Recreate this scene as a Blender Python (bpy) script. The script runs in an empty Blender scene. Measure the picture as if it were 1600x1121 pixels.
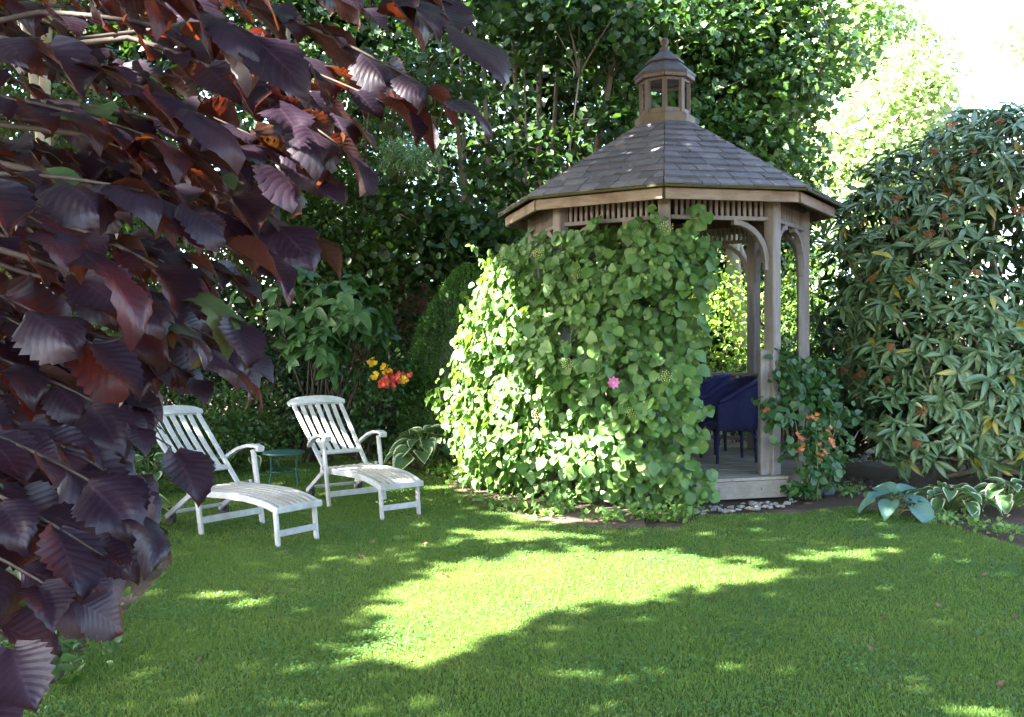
import bpy, math, random
import numpy as np
from mathutils import Matrix, Vector
PI = math.pi
C = bpy.context.scene.collection
SC = bpy.context.scene
R_ = np.random.default_rng

# ---------------------------------------------------------------- camera, sky, sun, exposure
F_PX, PITCH, ROLL, EYE = 1447.8, 0.0227, -0.0069, 1.6
cd = bpy.data.cameras.new('camera'); co = bpy.data.objects.new('camera', cd); C.objects.link(co)
cd.sensor_width = 36; cd.lens = F_PX / 1600 * 36; cd.clip_start = 0.05; cd.clip_end = 2000
_c, _s = math.cos(PITCH), math.sin(PITCH); _cr, _sr = math.cos(ROLL), math.sin(ROLL)
eu = np.array([0, _s, _c]); ex = np.array([1., 0, 0]); ef = np.array([0, _c, -_s])
right = _cr * ex + _sr * eu; up = -_sr * ex + _cr * eu
co.matrix_world = Matrix(((right[0], up[0], -ef[0], 0), (right[1], up[1], -ef[1], 0), (right[2], up[2], -ef[2], EYE), (0, 0, 0, 1)))
SC.camera = co
SUN = np.array([-0.86, -0.36, 0.84]); SUN = SUN / np.linalg.norm(SUN)
w = bpy.data.worlds.new('World'); SC.world = w; w.use_nodes = True
nt = w.node_tree; sky = nt.nodes.new('ShaderNodeTexSky'); sky.sky_type = 'NISHITA'; sky.sun_disc = False
sky.sun_elevation = math.asin(SUN[2]); sky.sun_rotation = math.atan2(SUN[0], SUN[1])
sky.air_density = 1.0; sky.dust_density = 2.0; sky.ozone_density = 1.0
bg = nt.nodes['Background']; bg.inputs[1].default_value = 0.085
nt.links.new(sky.outputs[0], bg.inputs[0])
ld = bpy.data.lights.new('sun', 'SUN'); lo = bpy.data.objects.new('sun', ld); C.objects.link(lo)
ld.energy = 5.0; ld.angle = math.radians(0.6); ld.color = (1.0, 0.95, 0.84)
lo.rotation_euler = Vector(SUN).to_track_quat('Z', 'Y').to_euler(); lo.location = (-20, -10, 20)
vs = SC.view_settings; vs.view_transform = 'Standard'; vs.look = 'None'; vs.gamma = 1.0; vs.use_curve_mapping = False
vs.exposure = 4.3
cy = SC.cycles
cy.max_bounces = 6; cy.diffuse_bounces = 3; cy.glossy_bounces = 2; cy.transmission_bounces = 4; cy.transparent_max_bounces = 4
cy.caustics_reflective = False; cy.caustics_refractive = False; cy.sample_clamp_indirect = 6
cy.use_denoising = True
try: cy.denoiser = 'OPENIMAGEDENOISE'
except Exception: pass

def ray(px, py):
    X = px - 800; Y = py - 560.5
    x = _cr * X + _sr * Y; u = -(-_sr * X + _cr * Y)
    return np.array([x, F_PX * _c + u * _s, -F_PX * _s + u * _c])
def gnd(px, py, z=0.0):
    d = ray(px, py); return np.array([0, 0, EYE]) + d * ((z - EYE) / d[2])
def at(px, py, y):
    d = ray(px, py); return np.array([0, 0, EYE]) + d * (y / d[1])
def to_px(P):
    P = np.atleast_2d(P) - np.array([0, 0, EYE])
    d = P @ ef; return np.stack([800 + F_PX * (P @ right) / d, 560.5 - F_PX * (P @ up) / d], 1)
def inside(pts, poly):
    x, y = pts[:, 0], pts[:, 1]; r = np.zeros(len(pts), bool); n = len(poly)
    for i in range(n):
        x0, y0 = poly[i]; x1, y1 = poly[(i + 1) % n]
        k = ((y0 > y) != (y1 > y)) & (x < (x1 - x0) * (y - y0) / (y1 - y0 + 1e-12) + x0)
        r ^= k
    return r

# ---------------------------------------------------------------- materials
class N:
    def __init__(s, name):
        s.m = bpy.data.materials.new(name); s.m.use_nodes = True; s.t = s.m.node_tree
        s.t.nodes.clear(); s.out = s.t.nodes.new('ShaderNodeOutputMaterial')
    def n(s, typ, **kw):
        o = s.t.nodes.new(typ)
        for k, v in kw.items(): setattr(o, k, v)
        return o
    def set(s, sock, v):
        if isinstance(v, bpy.types.NodeSocket): s.t.links.new(v, sock)
        elif isinstance(v, (tuple, list)) and len(v) == 3 and sock.type == 'RGBA': sock.default_value = (*v, 1)
        else: sock.default_value = v
    def math(s, op, a, b=0.0, c=0.0):
        o = s.n('ShaderNodeMath', operation=op)
        s.set(o.inputs[0], a); s.set(o.inputs[1], b); s.set(o.inputs[2], c); return o.outputs[0]
    def mix(s, f, a, b, mode='MIX'):
        o = s.n('ShaderNodeMix', data_type='RGBA', blend_type=mode)
        s.set(o.inputs[0], f); s.set(o.inputs[6], a); s.set(o.inputs[7], b); return o.outputs[2]
    def ramp(s, f, lo, hi):
        o = s.n('ShaderNodeMapRange'); o.interpolation_type = 'SMOOTHSTEP'
        s.set(o.inputs[0], f); o.inputs[1].default_value = lo; o.inputs[2].default_value = hi; return o.outputs[0]
    def noise(s, scale, detail=3, vec=None, rough=.55):
        o = s.n('ShaderNodeTexNoise'); o.inputs['Scale'].default_value = scale; o.inputs['Detail'].default_value = detail
        o.inputs['Roughness'].default_value = rough
        if vec is not None: s.set(o.inputs['Vector'], vec)
        return o.outputs['Fac']
    def pos(s, scale=None):
        g = s.n('ShaderNodeNewGeometry').outputs['Position']
        if scale is None: return g
        o = s.n('ShaderNodeVectorMath', operation='MULTIPLY'); s.set(o.inputs[0], g); o.inputs[1].default_value = scale; return o.outputs[0]
    def objc(s, scale=None):
        g = s.n('ShaderNodeTexCoord').outputs['Object']
        if scale is None: return g
        o = s.n('ShaderNodeVectorMath', operation='MULTIPLY'); s.set(o.inputs[0], g); o.inputs[1].default_value = scale; return o.outputs[0]
    def bump(s, h, strength=.4, dist=.01):
        o = s.n('ShaderNodeBump'); o.inputs['Strength'].default_value = strength; o.inputs['Distance'].default_value = dist
        s.set(o.inputs['Height'], h); return o.outputs[0]
    def pbsdf(s, col, rough=.6, spec=.5, normal=None, metal=0.0, coat=0.0):
        o = s.n('ShaderNodeBsdfPrincipled'); s.set(o.inputs['Base Color'], col); s.set(o.inputs['Roughness'], rough)
        s.set(o.inputs['Specular IOR Level'], spec); o.inputs['Metallic'].default_value = metal; o.inputs['Coat Weight'].default_value = coat
        if normal is not None: s.set(o.inputs['Normal'], normal)
        return o.outputs[0]
    def done(s, sh):
        s.t.links.new(sh, s.out.inputs[0]); return s.m
    def rnd(s): return s.n('ShaderNodeObjectInfo').outputs['Random']

def leaf_mat(name, a, b, trans=(.2, .4, .04), tf=.35, rough=.45, spec=.5, veins=0, vein_col=None, vein_amt=.4, back=None, back_trans=None, margin=None, sheen=0.0, old=None):
    m = N(name)
    at_ = m.n('ShaderNodeAttribute'); at_.attribute_name = 'var'
    v = m.math('FRACT', m.math('ADD', at_.outputs['Fac'], m.math('MULTIPLY', m.rnd(), .97)))
    col = m.mix(v, a, b); tcol = m.mix(v, trans, tuple(x * .6 for x in trans))
    if old is not None: col = m.mix(m.ramp(v, .968, .98), col, old)
    nz = m.noise(9.0, 3, m.pos()); col = m.mix(m.math('MULTIPLY', m.ramp(nz, .4, .75), .35), col, tuple(x * .55 for x in a))
    nrm = None
    uv = m.n('ShaderNodeUVMap').outputs[0]; sp = m.n('ShaderNodeSeparateXYZ'); m.set(sp.inputs[0], uv)
    au = m.math('ABSOLUTE', m.math('SUBTRACT', sp.outputs[0], .5))
    if veins:
        ph = m.math('MULTIPLY', m.math('SUBTRACT', sp.outputs[1], m.math('MULTIPLY', au, .55)), veins)
        tri = m.math('PINGPONG', ph, .5)
        lat = m.math('SUBTRACT', 1.0, m.ramp(tri, 0.0, .16))
        mid = m.math('SUBTRACT', 1.0, m.ramp(au, .008, .04))
        vn = m.math('MAXIMUM', mid, m.math('MULTIPLY', lat, .6))
        if vein_col is not None: col = m.mix(m.math('MULTIPLY', vn, vein_amt), col, vein_col)
        nrm = m.bump(m.math('ADD', m.math('MULTIPLY', tri, 1.2), m.noise(60.0, 3, m.pos())), .22, .003)
    if margin is not None:
        wob = m.noise(14.0, 2, m.objc())
        e = m.ramp(m.math('ADD', au, m.math('MULTIPLY', wob, .16)), .47, .50)
        e = m.math('MAXIMUM', e, m.ramp(sp.outputs[1], .95, .98))
        col = m.mix(e, col, margin)
    if back is not None:
        bf = m.n('ShaderNodeNewGeometry').outputs['Backfacing']
        col = m.mix(bf, col, back)
        if back_trans is not None: tcol = m.mix(v, back_trans[0], back_trans[1])
    p = m.pbsdf(col, rough, spec, nrm)
    t = m.n('ShaderNodeBsdfTranslucent'); m.set(t.inputs[0], tcol)
    if nrm is not None: m.set(t.inputs['Normal'], nrm)
    mx = m.n('ShaderNodeMixShader'); mx.inputs[0].default_value = tf
    m.t.links.new(p, mx.inputs[1]); m.t.links.new(t.outputs[0], mx.inputs[2])
    return m.done(mx.outputs[0])

def wood_mat(name, a, b, c, grain=(3, 3, 40), rough=.75, stain=.5, lichen=None, vary=.35):
    m = N(name)
    n1 = m.noise(1.0, 6, m.objc(grain)); n2 = m.noise(1.7, 4, m.pos((2.3, 2.3, 2.3)))
    v = m.math('FRACT', m.math('MULTIPLY', m.rnd(), 7.31))
    col = m.mix(m.ramp(n1, .3, .7), a, b); col = m.mix(m.math('MULTIPLY', m.ramp(n2, .45, .75), stain), col, c)
    col = m.mix(m.math('MULTIPLY', v, vary), col, c)
    if lichen is not None:
        n3 = m.noise(6.5, 5, m.pos(), .7); col = m.mix(m.ramp(n3, .58, .68), col, lichen)
    return m.done(m.pbsdf(col, rough, .3, m.bump(n1, .5, .004)))

M = {}
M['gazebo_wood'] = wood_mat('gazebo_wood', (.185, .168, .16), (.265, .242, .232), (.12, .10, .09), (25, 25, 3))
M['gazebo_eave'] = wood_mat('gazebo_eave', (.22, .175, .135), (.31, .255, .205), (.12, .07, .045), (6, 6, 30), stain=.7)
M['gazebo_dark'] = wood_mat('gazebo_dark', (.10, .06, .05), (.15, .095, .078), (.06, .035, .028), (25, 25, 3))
M['shingle'] = wood_mat('shingle', (.165, .16, .185), (.21, .205, .235), (.08, .078, .092), (18, 18, 18), .7, .35, (.27, .26, .25), .75)
M['moss'] = wood_mat('moss', (.05, .06, .025), (.08, .085, .04), (.03, .03, .02), (30, 30, 30), .95)
M['cupola_base'] = wood_mat('cupola_base', (.19, .17, .145), (.24, .215, .18), (.12, .115, .06), (9, 9, 9), .85, .8, (.17, .165, .07))
M['deck'] = wood_mat('deck', (.24, .215, .18), (.32, .285, .24), (.17, .145, .115), (2, 40, 40))
M['white_paint'] = wood_mat('white_paint', (.36, .36, .38), (.46, .46, .49), (.22, .22, .20), (22, 22, 22), .6, .75)
M['grey_slat'] = wood_mat('grey_slat', (.36, .34, .31), (.48, .46, .43), (.25, .23, .20), (4, 30, 30), .7, .7)
M['fence'] = wood_mat('fence', (.09, .042, .03), (.13, .062, .045), (.05, .028, .02), (30, 30, 2), .8)
M['bark'] = wood_mat('bark', (.20, .165, .115), (.30, .26, .19), (.10, .10, .055), (14, 14, 4), .9)
M['pale_bark'] = wood_mat('pale_bark', (.42, .38, .30), (.55, .51, .42), (.22, .19, .13), (9, 9, 16), .8)
M['twig'] = wood_mat('twig', (.045, .032, .028), (.075, .056, .045), (.03, .022, .018), (30, 30, 30), .8)
M['green_stem'] = wood_mat('green_stem', (.10, .15, .04), (.14, .20, .06), (.06, .08, .03), (30, 30, 30), .6)

def plain(name, col, rough=.5, spec=.5, var=.25, metal=0.0, sc=12, bumpd=.002, bumps=.2):
    m = N(name); n1 = m.noise(sc, 4, m.pos())
    c = m.mix(m.math('MULTIPLY', m.ramp(n1, .35, .7), var * 2), col, tuple(x * (1 - var * 1.5) for x in col))
    return m.done(m.pbsdf(c, rough, spec, m.bump(n1, bumps, bumpd), metal))
M['green_metal'] = plain('green_metal', (.018, .075, .068), .42, .5)
M['rubber'] = plain('rubber', (.02, .02, .022), .7)
M['fitting'] = plain('fitting', (.12, .12, .12), .4, .5, metal=.8)
M['stone'] = plain('stone', (.30, .285, .26), .8, .3, .45, sc=25, bumpd=.01, bumps=.5)
M['dark_stone'] = plain('dark_stone', (.07, .08, .11), .7, .4, .35, sc=9, bumpd=.02, bumps=.6)
M['yellow_petal'] = leaf_mat('yellow_petal', (.85, .52, .03), (.9, .66, .05), (.8, .5, .03), .3, .6)
M['red_petal'] = leaf_mat('red_petal', (.75, .07, .06), (.85, .16, .10), (.7, .08, .05), .3, .6)
M['pink_petal'] = leaf_mat('pink_petal', (.52, .10, .36), (.66, .20, .50), (.5, .1, .35), .3, .6)
M['orange_petal'] = leaf_mat('orange_petal', (.55, .17, .06), (.6, .25, .11), (.7, .22, .06), .25, .6)
M['rust'] = plain('rust', (.30, .135, .06), .85, .2, .4, sc=60, bumpd=.006, bumps=.8)
M['cream'] = leaf_mat('cream', (.62, .62, .26), (.5, .56, .2), (.5, .5, .15), .3, .7)

def wicker():
    m = N('blue_wicker'); o = m.objc()
    w1 = m.n('ShaderNodeTexWave', wave_type='BANDS', bands_direction='Z'); m.set(w1.inputs['Vector'], o); w1.inputs['Scale'].default_value = 28; w1.inputs['Distortion'].default_value = .6
    n1 = m.noise(70, 2, o); h = m.math('ADD', w1.outputs['Fac'], n1)
    col = m.mix(m.ramp(h, .5, 1.5), (.006, .006, .040), (.024, .027, .13))
    return m.done(m.pbsdf(col, .5, .4, m.bump(h, .7, .006)))
M['wicker'] = wicker()

def soil():
    m = N('soil'); n1 = m.noise(5, 8, m.pos(), .65); n2 = m.noise(46, 5, m.pos(), .7); n3 = m.noise(1.1, 3, m.pos())
    col = m.mix(m.ramp(n2, .35, .7), (.045, .028, .020), (.12, .082, .06))
    col = m.mix(m.ramp(n3, .5, .7), col, (.17, .12, .09)); col = m.mix(m.math('MULTIPLY', m.ramp(n1, .6, .72), .6), col, (.05, .075, .02))
    return m.done(m.pbsdf(col, .95, .2, m.bump(m.math('ADD', n1, m.math('MULTIPLY', n2, .5)), .9, .03)))
M['soil'] = soil()
def dry_soil():
    m = N('dry_soil'); n1 = m.noise(30, 6, m.pos(), .7); n2 = m.noise(4, 4, m.pos())
    col = m.mix(m.ramp(n1, .35, .7), (.085, .062, .046), (.15, .112, .082)); col = m.mix(m.ramp(n2, .45, .7), col, (.08, .055, .04))
    return m.done(m.pbsdf(col, .95, .2, m.bump(n1, .8, .02)))
M['dry_soil'] = dry_soil()
def lawn_base():
    m = N('lawn_base'); n1 = m.noise(60, 4, m.pos()); n2 = m.noise(2.2, 4, m.pos())
    col = m.mix(m.ramp(n1, .3, .7), (.035, .075, .014), (.075, .125, .028)); col = m.mix(m.math('MULTIPLY', m.ramp(n2, .5, .72), .4), col, (.11, .10, .035))
    return m.done(m.pbsdf(col, .95, .2, m.bump(n1, .8, .02)))
M['lawn'] = lawn_base()
def grass():
    m = N('grass'); a = m.n('ShaderNodeAttribute'); a.attribute_name = 'var'; v = a.outputs['Fac']
    n2 = m.noise(1.5, 4, m.pos()); n3 = m.noise(7.0, 3, m.pos())
    col = m.mix(v, (.050, .135, .019), (.108, .210, .040))
    col = m.mix(m.math('MULTIPLY', m.ramp(n2, .48, .68), .5), col, (.165, .22, .05))
    col = m.mix(m.math('MULTIPLY', m.ramp(n3, .52, .68), .40), col, (.032, .10, .030))
    col = m.mix(m.math('MULTIPLY', m.ramp(v, .93, .98), .7), col, (.24, .20, .07))
    p = m.pbsdf(col, .5, .35); t = m.n('ShaderNodeBsdfTranslucent'); m.set(t.inputs[0], m.mix(.65, col, (.30, .33, .06)))
    mx = m.n('ShaderNodeMixShader'); mx.inputs[0].default_value = .45
    m.t.links.new(p, mx.inputs[1]); m.t.links.new(t.outputs[0], mx.inputs[2]); return m.done(mx.outputs[0])
M['grass'] = grass()

M['hazel'] = leaf_mat('purple_leaf', (.0085, .005, .012), (.017, .008, .018), tf=.18, rough=.43, spec=.36, veins=9, vein_col=(.06, .03, .05), vein_amt=.4,
                      back=(.028, .013, .014), back_trans=((.26, .035, .015), (.16, .06, .012)), old=(.05, .10, .03))
M['vine'] = leaf_mat('vine_leaf', (.052, .135, .030), (.11, .205, .045), (.20, .34, .04), .28, .45, .45, veins=6, vein_col=(.12, .26, .07), vein_amt=.3)
M['vine_young'] = leaf_mat('vine_young', (.12, .25, .05), (.24, .36, .07), (.3, .45, .05), .35, .5)
M['viburnum'] = leaf_mat('viburnum_leaf', (.085, .165, .075), (.145, .24, .10), (.12, .22, .05), .2, .36, .7, veins=7, vein_col=(.16, .24, .09), vein_amt=.5, old=(.35, .30, .03))
M['lime'] = leaf_mat('lime_leaf', (.012, .040, .009), (.034, .088, .016), (.09, .20, .02), .33, .5)
M['maple'] = leaf_mat('maple_leaf', (.018, .058, .014), (.05, .11, .022), (.13, .25, .03), .36, .5)
M['mid_leaf'] = leaf_mat('mid_leaf', (.022, .062, .014), (.05, .11, .02), (.12, .22, .02), .4, .5)
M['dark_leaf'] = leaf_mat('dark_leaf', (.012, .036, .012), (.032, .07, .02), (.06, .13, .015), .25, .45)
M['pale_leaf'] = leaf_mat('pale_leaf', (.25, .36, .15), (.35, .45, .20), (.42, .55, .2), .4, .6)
M['bright_leaf'] = leaf_mat('bright_leaf', (.10, .22, .03), (.2, .33, .05), (.35, .5, .04), .4, .5)
M['yew'] = leaf_mat('yew_leaf', (.05, .14, .022), (.11, .25, .04), (.08, .18, .02), .2, .5)
M['big_leaf'] = leaf_mat('big_leaf', (.035, .10, .03), (.07, .15, .045), (.13, .25, .04), .3, .45, .5, veins=6, vein_col=(.11, .22, .08), vein_amt=.4)
M['cedar'] = leaf_mat('cedar_leaf', (.12, .25, .11), (.2, .33, .15), (.2, .35, .1), .3, .5)
M['hosta_var'] = leaf_mat('hosta_variegated', (.055, .13, .045), (.085, .17, .05), (.15, .28, .05), .25, .4, .5, veins=0, margin=(.62, .66, .42))
M['hosta_blue'] = leaf_mat('hosta_blue', (.075, .165, .13), (.10, .20, .155), (.10, .22, .11), .2, .45, .5, veins=8, vein_col=(.08, .18, .14), vein_amt=.4)
M['euonymus'] = leaf_mat('euonymus_leaf', (.026, .085, .026), (.055, .14, .035), (.12, .24, .03), .3, .4)
M['cover'] = leaf_mat('cover_leaf', (.06, .16, .03), (.16, .28, .06), (.25, .42, .05), .35, .5)
M['clover'] = leaf_mat('clover_leaf', (.045, .13, .035), (.075, .17, .05), (.12, .24, .04), .25, .5)
M['dead_leaf'] = leaf_mat('dead_leaf', (.10, .055, .03), (.19, .11, .06), (.15, .07, .03), .2, .7)
M['shade_leaf'] = leaf_mat('shade_leaf', (.03, .08, .016), (.06, .13, .022), (.12, .25, .02), .25, .5)

# ---------------------------------------------------------------- mesh helpers
class MB:
    def __init__(s): s.v = []; s.f = []
    def add(s, vs_, fs):
        o = len(s.v); s.v += [tuple(map(float, q)) for q in vs_]; s.f += [tuple(i + o for i in q) for q in fs]
    def box(s, x0, x1, y0, y1, z0, z1):
        s.add([(x0, y0, z0), (x1, y0, z0), (x1, y1, z0), (x0, y1, z0), (x0, y0, z1), (x1, y0, z1), (x1, y1, z1), (x0, y1, z1)],
              [(3, 2, 1, 0), (4, 5, 6, 7), (0, 1, 5, 4), (1, 2, 6, 5), (2, 3, 7, 6), (3, 0, 4, 7)])
    def beam(s, p, q, wd, th, upv=(0, 0, 1), b=0.004):
        p, q = np.array(p, float), np.array(q, float); d = q - p; d /= np.linalg.norm(d)
        u = np.array(upv, float); sd = np.cross(d, u)
        if np.linalg.norm(sd) < 1e-6: u = np.array([1., 0, 0]); sd = np.cross(d, u)
        sd /= np.linalg.norm(sd); u = np.cross(sd, d); a, c = wd / 2, th / 2; b = min(b, a * .4, c * .4)
        ring = [(-a + b, -c), (a - b, -c), (a, -c + b), (a, c - b), (a - b, c), (-a + b, c), (-a, c - b), (-a, -c + b)]
        vs_ = [e + sd * x + u * y for e in (p, q) for x, y in ring]
        s.add(vs_, [tuple(range(7, -1, -1)), tuple(range(8, 16))] + [(i, (i + 1) % 8, 8 + (i + 1) % 8, 8 + i) for i in range(8)])
    def sweep(s, pts, wd, th, upv=(0, 0, 1), taper=None):
        pts = [np.array(p, float) for p in pts]; n = len(pts); vs_ = []
        for i, p in enumerate(pts):
            d = pts[min(i + 1, n - 1)] - pts[max(i - 1, 0)]; d /= np.linalg.norm(d)
            sd = np.cross(d, upv); sd /= np.linalg.norm(sd); u = np.cross(sd, d)
            k = 1 if taper is None else taper[i]
            vs_ += [p + sd * x * wd / 2 * k + u * y * th / 2 for x, y in ((-1, -1), (1, -1), (1, 1), (-1, 1))]
        fs = [(3, 2, 1, 0), tuple(4 * (n - 1) + j for j in range(4))]
        for i in range(n - 1):
            for j in range(4): fs.append((4 * i + j, 4 * i + (j + 1) % 4, 4 * i + 4 + (j + 1) % 4, 4 * i + 4 + j))
        s.add(vs_, fs)
    def tube(s, pts, rad, k=6):
        pts = [np.array(p, float) for p in pts]; n = len(pts); vs_ = []
        if not hasattr(rad, '__len__'): rad = [rad] * n
        for i, p in enumerate(pts):
            d = pts[min(i + 1, n - 1)] - pts[max(i - 1, 0)]; d /= (np.linalg.norm(d) + 1e-9)
            r = np.array([0, 0, 1.]) if abs(d[2]) < .9 else np.array([1., 0, 0])
            a = np.cross(d, r); a /= np.linalg.norm(a); b = np.cross(d, a)
            for j in range(k):
                t = 2 * PI * j / k; vs_.append(p + rad[i] * (a * math.cos(t) + b * math.sin(t)))
        fs = [tuple(range(k)), tuple((n - 1) * k + j for j in range(k - 1, -1, -1))]
        for i in range(n - 1):
            for j in range(k): fs.append((i * k + (j + 1) % k, i * k + j, (i + 1) * k + j, (i + 1) * k + (j + 1) % k))
        s.add(vs_, fs)
    def lathe(s, prof, k=16, c=(0, 0, 0), a0=0.0):
        vs_ = []; fs = []; n = len(prof)
        for r, z in prof:
            for j in range(k):
                t = a0 + 2 * PI * j / k; vs_.append((c[0] + r * math.cos(t), c[1] + r * math.sin(t), c[2] + z))
        for i in range(n - 1):
            for j in range(k): fs.append((i * k + j, i * k + (j + 1) % k, (i + 1) * k + (j + 1) % k, (i + 1) * k + j))
        fs += [tuple(range(k - 1, -1, -1)), tuple((n - 1) * k + j for j in range(k))]
        s.add(vs_, fs)
    def mesh(s, name, mat, smooth=False):
        me = bpy.data.meshes.new(name); me.from_pydata(s.v, [], s.f)
        if mat: me.materials.append(M[mat] if isinstance(mat, str) else mat)
        if smooth: me.polygons.foreach_set('use_smooth', [True] * len(me.polygons))
        me.update(); return me
    def build(s, name, mat, parent=None, smooth=False):
        return link(name, s.mesh(name, mat, smooth), parent)
def link(name, me, parent=None, mw=None):
    o = bpy.data.objects.new(name, me); C.objects.link(o)
    if mw is not None: o.matrix_basis = mw
    if parent is not None: o.parent = parent
    return o
def tag(o, label=None, cat=None, group=None, kind=None):
    if label: o['label'] = label
    if cat: o['category'] = cat
    if group: o['group'] = group
    if kind: o['kind'] = kind
    return o
def thing(name, label, cat, loc=(0, 0, 0), rz=0.0, group=None):
    o = bpy.data.objects.new(name, None); C.objects.link(o); o.location = [float(x) for x in loc]; o.rotation_euler = (0, 0, rz); o.empty_display_size = .1
    return tag(o, label, cat, group)

# leaf templates: (verts, quads, uv); base at origin, +y to the tip, +z the upper side
def grid_leaf(nv, nu, prof, fold=.15, droop=.25, wave=0.0, serr=0.0, pleat=0.0, veins=8, seed=0, curl=0.0, tipdrop=0.0):
    rg = random.Random(seed); V = []; U = []
    ph = rg.random() * 6; ph2 = rg.random() * 6
    for i in range(nv + 1):
        v = i / nv; wv = prof(v)
        for j in range(2 * nu + 1):
            u = (j - nu) / nu; k = 1.0
            if serr and abs(u) > .99 and 0 < i < nv: k = 1 + serr * (1 if i % 2 else -1) + rg.uniform(-serr, serr) * .5
            x = u * wv * k; au = abs(u)
            z = fold * au * wv * 2 - droop * v * v - tipdrop * max(0, v - .6) ** 2 + wave * math.sin(v * 7 + ph + (2 if u > 0 else 0)) * au + pleat * math.sin((v - au * .28) * veins * 2 * PI) * min(1, au * 2) + curl * au * au * math.sin(ph2) 
            V.append((x, v - (.05 * au if i == 0 else 0), z)); U.append((.5 + .5 * u, v))
    c = 2 * nu + 1
    Q = [(i * c + j, i * c + j + 1, (i + 1) * c + j + 1, (i + 1) * c + j) for i in range(nv) for j in range(2 * nu)]
    return np.array(V), np.array(Q), np.array(U)
def p_hazel(v): return .43 * (math.sin(PI * min(1, v ** .80)) ** .62) * (1 if v < .8 else 1 - .35 * (v - .8) / .2) if 0 < v < 1 else (.10 if v == 0 else 0.0)
def p_heart(v): return [.24, .45, .51, .46, .29, .02][min(5, int(round(v * 5)))]
def p_lance(v): return .135 * (math.sin(PI * v ** .85) ** .8) + .006 if v < 1 else .003
def p_ovate(v): return .27 * (math.sin(PI * v ** .75) ** .75) + .01 if v < 1 else .004
def p_hosta(v): return [.20, .34, .40, .40, .36, .28, .16, .01][min(7, int(round(v * 7)))]
T_heart = [grid_leaf(5, 1, p_heart, .14, d, .04, seed=i) for i, d in enumerate((.2, .32, .12))]
T_lance = [grid_leaf(6, 1, p_lance, .35, d, .02, seed=i) for i, d in enumerate((.20, .34, .5))]
T_ovate = grid_leaf(4, 1, p_ovate, .25, .22, .03)
T_small = (np.array([(0, 0, 0), (.32, .42, .07), (0, 1, -.12), (-.32, .42, .07), (0, .45, -.04)], float), np.array([(0, 1, 2, 4), (0, 4, 2, 3)]), np.array([(.5, 0), (1, .5), (.5, 1), (0, .5), (.5, .5)]))
T_round = (np.array([(0, 0, 0), (.34, .18, .06), (.42, .55, .05), (.16, .92, -.06), (0, 1.0, -.1), (-.16, .92, -.06), (-.42, .55, .05), (-.34, .18, .06), (0, .5, -.03)], float),
           np.array([(0, 1, 2, 8), (8, 2, 3, 4), (8, 4, 5, 6), (0, 8, 6, 7)]), np.array([(.5, 0), (.9, .2), (1, .55), (.7, .9), (.5, 1), (.3, .9), (0, .55), (.1, .2), (.5, .5)]))
T_lobed = (np.array([(0, 0, 0), (.5, .12, .05), (.33, .38, .04), (.56, .62, .02), (.22, .68, .02), (0, 1, -.1), (-.22, .68, .02), (-.56, .62, .02), (-.33, .38, .04), (-.5, .12, .05), (0, .42, -.03)], float),
           np.array([(0, 1, 2, 10), (10, 2, 3, 4), (10, 4, 5, 6), (10, 6, 7, 8), (0, 10, 8, 9)]), np.array([(.5, 0), (1, .1), (.8, .4), (1, .6), (.7, .7), (.5, 1), (.3, .7), (0, .6), (.2, .4), (0, .1), (.5, .4)]))
T_hosta = [grid_leaf(7, 2, p_hosta, .22, d, .02, pleat=.006, veins=5, seed=i) for i, d in enumerate((.30, .45, .62))]
T_hazel = [grid_leaf(18, 3, p_hazel, f, d, wv, .085, .0035, 9, seed=i, curl=cu, tipdrop=td) for i, (f, d, wv, cu, td) in enumerate(
    [(.10, .12, .05, .10, .4), (.22, .08, .07, .15, .6), (.05, .20, .04, -.15, .3), (.30, .14, .06, .1, .4), (.16, .26, .09, .2, .2), (-.06, .12, .08, .16, .5), (.18, .04, .06, .3, .8), (.25, .22, .08, -.2, .3)])]
T_hazel_low = grid_leaf(8, 1, p_hazel, .16, .3, .06, .07)
T_needle = (np.array([(-.12, 0, 0), (.12, 0, 0), (.10, .6, .05), (0, 1, -.02), (-.10, .6, .05)], float), np.array([(0, 1, 2, 4), (4, 2, 3, 3)]), np.array([(0, 0), (1, 0), (1, .6), (.5, 1), (0, .6)]))

def unit(a): return a / (np.linalg.norm(a, axis=-1, keepdims=True) + 1e-9)
def frames(D, Nn):
    y = unit(D); z = unit(Nn - (Nn * y).sum(-1, keepdims=True) * y); x = np.cross(y, z)
    return np.stack([x, y, z], -1)
def raw_mesh(name, V, Q, uv=None, var=None, mat=None, smooth=True):
    k = Q.shape[1]; me = bpy.data.meshes.new(name)
    me.vertices.add(len(V)); me.vertices.foreach_set('co', V.astype(np.float32).ravel())
    me.loops.add(Q.size); me.loops.foreach_set('vertex_index', Q.astype(np.int32).ravel())
    me.polygons.add(len(Q)); me.polygons.foreach_set('loop_start', np.arange(0, Q.size, k, dtype=np.int32))
    me.polygons.foreach_set('use_smooth', np.full(len(Q), smooth))
    if uv is not None:
        l = me.uv_layers.new(name='UVMap'); l.data.foreach_set('uv', uv[Q.ravel()].astype(np.float32).ravel())
    if var is not None:
        a = me.attributes.new('var', 'FLOAT', 'POINT'); a.data.foreach_set('value', var.astype(np.float32))
    if mat: me.materials.append(M[mat])
    me.update(calc_edges=True); me.validate(); return me
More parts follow.
